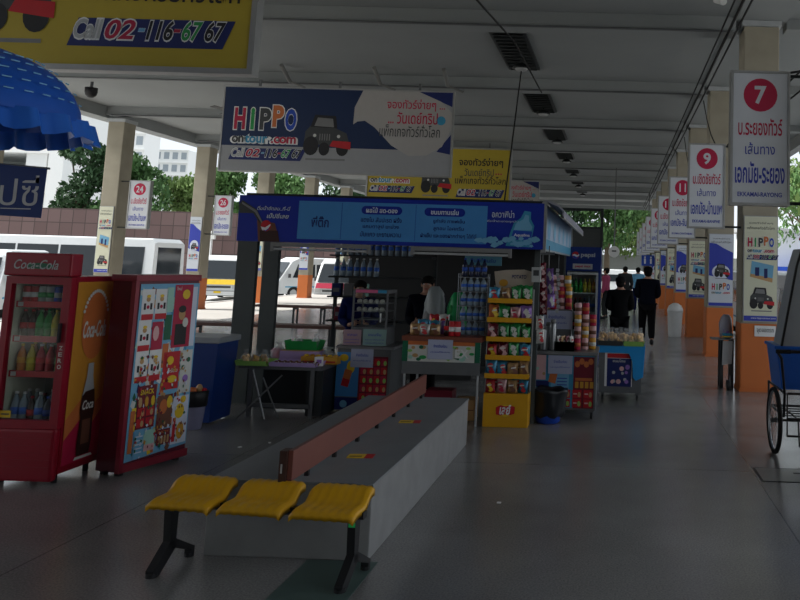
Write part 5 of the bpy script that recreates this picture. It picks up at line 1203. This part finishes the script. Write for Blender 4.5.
def person(x, y, h, rz, label, top, legs, step=.0, arms='down', cap=None, hair='black', shoe='black'):
    """figure looks towards +Y in its own frame (back to the camera when rz = 0)"""
    t = T('person', label, 'person', (x, y, 0), rz); s = h/1.7; S = lambda *p: tuple(v*s for v in p)
    L_a = step; kn = .47
    def limb(sx, f):   # leg joints: hip, knee, ankle, toe
        lift = .1 if f < 0 and step else 0
        return [(sx*.09, 0, .88), (sx*.095, f*.45+(.05 if f < 0 else .04), kn), (sx*.1, f*.9, .08+lift), (sx*.11, f*.9+.15, .035+lift*.4)]
    lg = [limb(-1, step), limb(1, -step)]
    if arms == 'front': ar = [[(sx*.19, 0, 1.4), (sx*.235, -.03, 1.13), (sx*.13, .2, 1.08), (sx*.08, .26, 1.1)] for sx in (-1, 1)]
    elif arms == 'swing': ar = [[(sx*.19, 0, 1.4), (sx*.24, -.02*sx, 1.13), (sx*.24, .1*sx, .9), (sx*.235, .13*sx, .83)] for sx in (-1, 1)]
    else: ar = [[(sx*.19, 0, 1.4), (sx*.23, -.01, 1.13), (sx*.24, .05, .88), (sx*.235, .06, .8)] for sx in (-1, 1)]
    # continuous body
    P_ = [(0, 0, .93, (.15, .1)), (0, 0, 1.1, (.135, .095)), (0, -.005, 1.3, (.165, .11)), (0, 0, 1.42, (.12, .08)), (0, .01, 1.5, (.055, .055)), (0, .02, 1.58, (.075, .09)), (0, .015, 1.65, (.078, .095))]
    E_ = [(0, 1), (1, 2), (2, 3), (3, 4), (4, 5), (5, 6)]
    for a in ar:
        k = len(P_); P_ += [(*a[0], .052), (*a[1], .04), (*a[2], .028), (*a[3], .03)]; E_ += [(3, k), (k, k+1), (k+1, k+2), (k+2, k+3)]
    for l in lg:
        k = len(P_); P_ += [(*l[0], .085), (*l[1], .055), (*l[2], .035), (*l[3], .03)]; E_ += [(0, k), (k, k+1), (k+1, k+2), (k+2, k+3)]
    sc = lambda P: [(p[0]*s, p[1]*s, p[2]*s, tuple(v*s for v in p[3]) if isinstance(p[3], tuple) else p[3]*s) for p in P]
    body = skin_mesh('body', sc(P_), E_, K('skin'), t)
    # hands with fingers on the body's wrists
    b = B('skin')
    for a in ar:
        w_ = Vector(a[3]); d = (w_-Vector(a[2])).normalized(); sx = 1 if a[0][0] > 0 else -1
        side = Vector((0, 1, 0)) if arms != 'front' else Vector((0, 0, 1)); side = (side-d*side.dot(d)).normalized()
        b.ball(S(*(w_+d*.02)), .032*s, 8, 6)
        for i in range(4):
            p0 = w_+d*.035+side*(.03-.02*i); L1 = (.036, .042, .04, .03)[i]; cur = Vector((-sx, 0, 0))
            p1 = p0+d*L1; p2 = p1+(d*.8+cur*.5).normalized()*L1*.8; b.cyl(S(*p0), S(*p1), .009*s, n=6); b.cyl(S(*p1), S(*p2), .008*s, .006*s, 6)
        p0 = w_+side*.03; p1 = p0+(d+side*.9).normalized()*.04; b.cyl(S(*p0), S(*p1), .01*s, .008*s, 6)
    b.done('hands', t)
    # jacket or shirt
    P_ = [(0, 0, .84, (.19, .15)), (0, 0, .97, (.2, .155)), (0, 0, 1.12, (.175, .135)), (0, -.005, 1.3, (.2, .145)), (0, 0, 1.42, (.14, .1)), (0, .0, 1.475, (.075, .07))]; E_ = [(0, 1), (1, 2), (2, 3), (3, 4), (4, 5)]
    for a in ar:
        k = len(P_); e = Vector(a[1]).lerp(Vector(a[2]), 1.05); P_ += [(*a[0], .085), (*a[1], .07), (*e, .054)]; E_ += [(4, k), (k, k+1), (k+1, k+2)]
    skin_mesh('jacket', sc(P_), E_, mat('cloth_'+top, tuple(v*(1.3 if top == 'skyblue' else .6) for v in C[top]), .95, spec=.1), t)
    P_ = [(0, 0, .96, (.175, .135))]; E_ = []
    for l in lg:
        k = len(P_); e = Vector(l[1]).lerp(Vector(l[2]), .92); P_ += [(*l[0], .115), (*l[1], .085), (*e, .068)]; E_ += [(0, k), (k, k+1), (k+1, k+2)]
    skin_mesh('trousers', sc(P_), E_, mat('cloth_'+legs, tuple(v*.6 for v in C[legs]), .95, spec=.1), t)
    for l in lg:
        b = B(shoe); a, c = Vector(l[2]), Vector(l[3]); m_ = (a+c)/2; zb = 0 if l[2][2] < .1 else l[2][2]-.09
        b.ball(S(m_.x, m_.y+.0, zb+.045), S(.048, .13, .045), 12, 8); b.ball(S(a.x, a.y-.01, zb+.07), S(.045, .06, .06), 10, 6); b.done('shoe', t)
    # head details: face side is +Y
    b = B('white'); [b.ball(S(sx*.03, .105, 1.605), S(.012, .01, .008), 8, 6) for sx in (-1, 1)]; b.m('black'); [b.ball(S(sx*.03, .113, 1.605), S(.005, .004, .006), 6, 5) for sx in (-1, 1)]; b.done('eyes', t)
    b = B('skin'); b.prism([(.1, 1.61), (.135, 1.57), (.1, 1.56)], -.012, .012) if s == 1 else b.ball(S(0, .115, 1.575), S(.012, .022, .02), 8, 6); [b.ball(S(sx*.082, .015, 1.595), S(.012, .02, .032), 8, 6) for sx in (-1, 1)]; b.done('nose_and_ears', t)
    b = B('crimson'); b.ball(S(0, .105, 1.54), S(.024, .01, .006), 8, 5); b.done('mouth', t)
    b = B(mat('matt_black_hair', (.012, .011, .01), .95, spec=.1)); b.ball(S(0, -.012, 1.635), S(.094, .112, .085), 16, 10); b.ball(S(0, -.035, 1.57), S(.083, .075, .06), 12, 8); b.done('hair', t)
    if cap: b = B(mat('matt_black_cap', (.01, .01, .012), .95, spec=.1)); b.ball(S(0, 0, 1.66), S(.102, .118, .075), 16, 10); b.ball(S(0, .12, 1.65), S(.07, .075, .012), 12, 6); b.done('cap', t)
    return t
person(.66, 17.0, 1.68, 0, 'person in black jacket, trousers and cap walking away down the hall', 'nightblue', 'black', .16, 'front', 'black')
person(.07, 14.0, 1.5, 0, 'shorter person in black with dark cap, back turned, behind the bun trolley', 'black', 'black', .04, 'front', 'black')
person(-.34, 26, 1.62, 1.3, 'person in a pink top standing left of the far walkway', 'pink', 'darkgrey', 0, 'down')
person(.3, 28.5, 1.68, .2, 'person in dark clothes walking beside the one in light blue', 'darkgrey', 'darkgrey', .12, 'swing')
person(.78, 29.5, 1.66, 0, 'person in a light blue shirt at the far end of the walkway', 'skyblue', 'navy', .12, 'swing')
person(-2.28, 9.75, 1.5, PI, 'vendor in dark clothes standing in the shade behind the food counter', 'nightblue', 'black', 0, 'front')
person(-3.15, 9.92, 1.42, PI+.3, 'vendor in dark blue shirt behind the glass warmer', 'navy', 'black', 0, 'front')

# ------------------------------------------------------------------ light and camera
w = bpy.data.worlds.new('world'); SC.world = w; w.use_nodes = True; nt = w.node_tree
bg = nt.nodes['Background']; sk = nt.nodes.new('ShaderNodeTexSky'); sk.sky_type = 'HOSEK_WILKIE'; sk.turbidity = 8; sk.ground_albedo = .4
a = math.radians(52); az = math.radians(250); sk.sun_direction = (math.cos(a)*math.sin(az), math.cos(a)*math.cos(az), math.sin(a))
mx = nt.nodes.new('ShaderNodeMix'); mx.data_type = 'RGBA'; mx.inputs['Factor'].default_value = .75; mx.inputs['B'].default_value = (.86, .93, 1, 1)
nt.links.new(sk.outputs[0], mx.inputs['A']); nt.links.new(mx.outputs['Result'], bg.inputs['Color']); bg.inputs['Strength'].default_value = 1.3
sd = bpy.data.lights.new('sun', 'SUN'); sd.energy = 5.5; sd.angle = math.radians(12); sd.color = (1, .97, .92)
so = bpy.data.objects.new('sun', sd); COL.objects.link(so); so.rotation_euler = Vector((-math.cos(a)*math.sin(math.radians(262)), -math.cos(a)*math.cos(math.radians(262)), -math.sin(a))).to_track_quat('-Z', 'Y').to_euler()

cd = bpy.data.cameras.new('camera'); co = bpy.data.objects.new('camera', cd); COL.objects.link(co)
R = Matrix(((.99953784, -.02845461, .01069768), (.00745278, -.11179167, -.99370372), (.02947136, .9933242, -.11152794)))   # columns: camera right, up, back
co.matrix_world = Matrix.Translation((0, 0, 1.7)) @ R.to_4x4()
cd.sensor_width = 36; cd.lens = 36; cd.shift_x = (400-611)/800; cd.shift_y = (176-300)/800; cd.clip_end = 500; cd.clip_start = .05
SC.camera = co
SC.view_settings.view_transform = 'Standard'; SC.view_settings.look = 'None'; SC.view_settings.exposure = .12; SC.view_settings.gamma = 1; SC.view_settings.use_curve_mapping = False
SC.cycles.use_denoising = True
try: SC.cycles.denoiser = 'OPENIMAGEDENOISE'
except Exception: pass
SC.cycles.transparent_max_bounces = 12; SC.cycles.diffuse_bounces = 5; SC.cycles.sample_clamp_indirect = 8
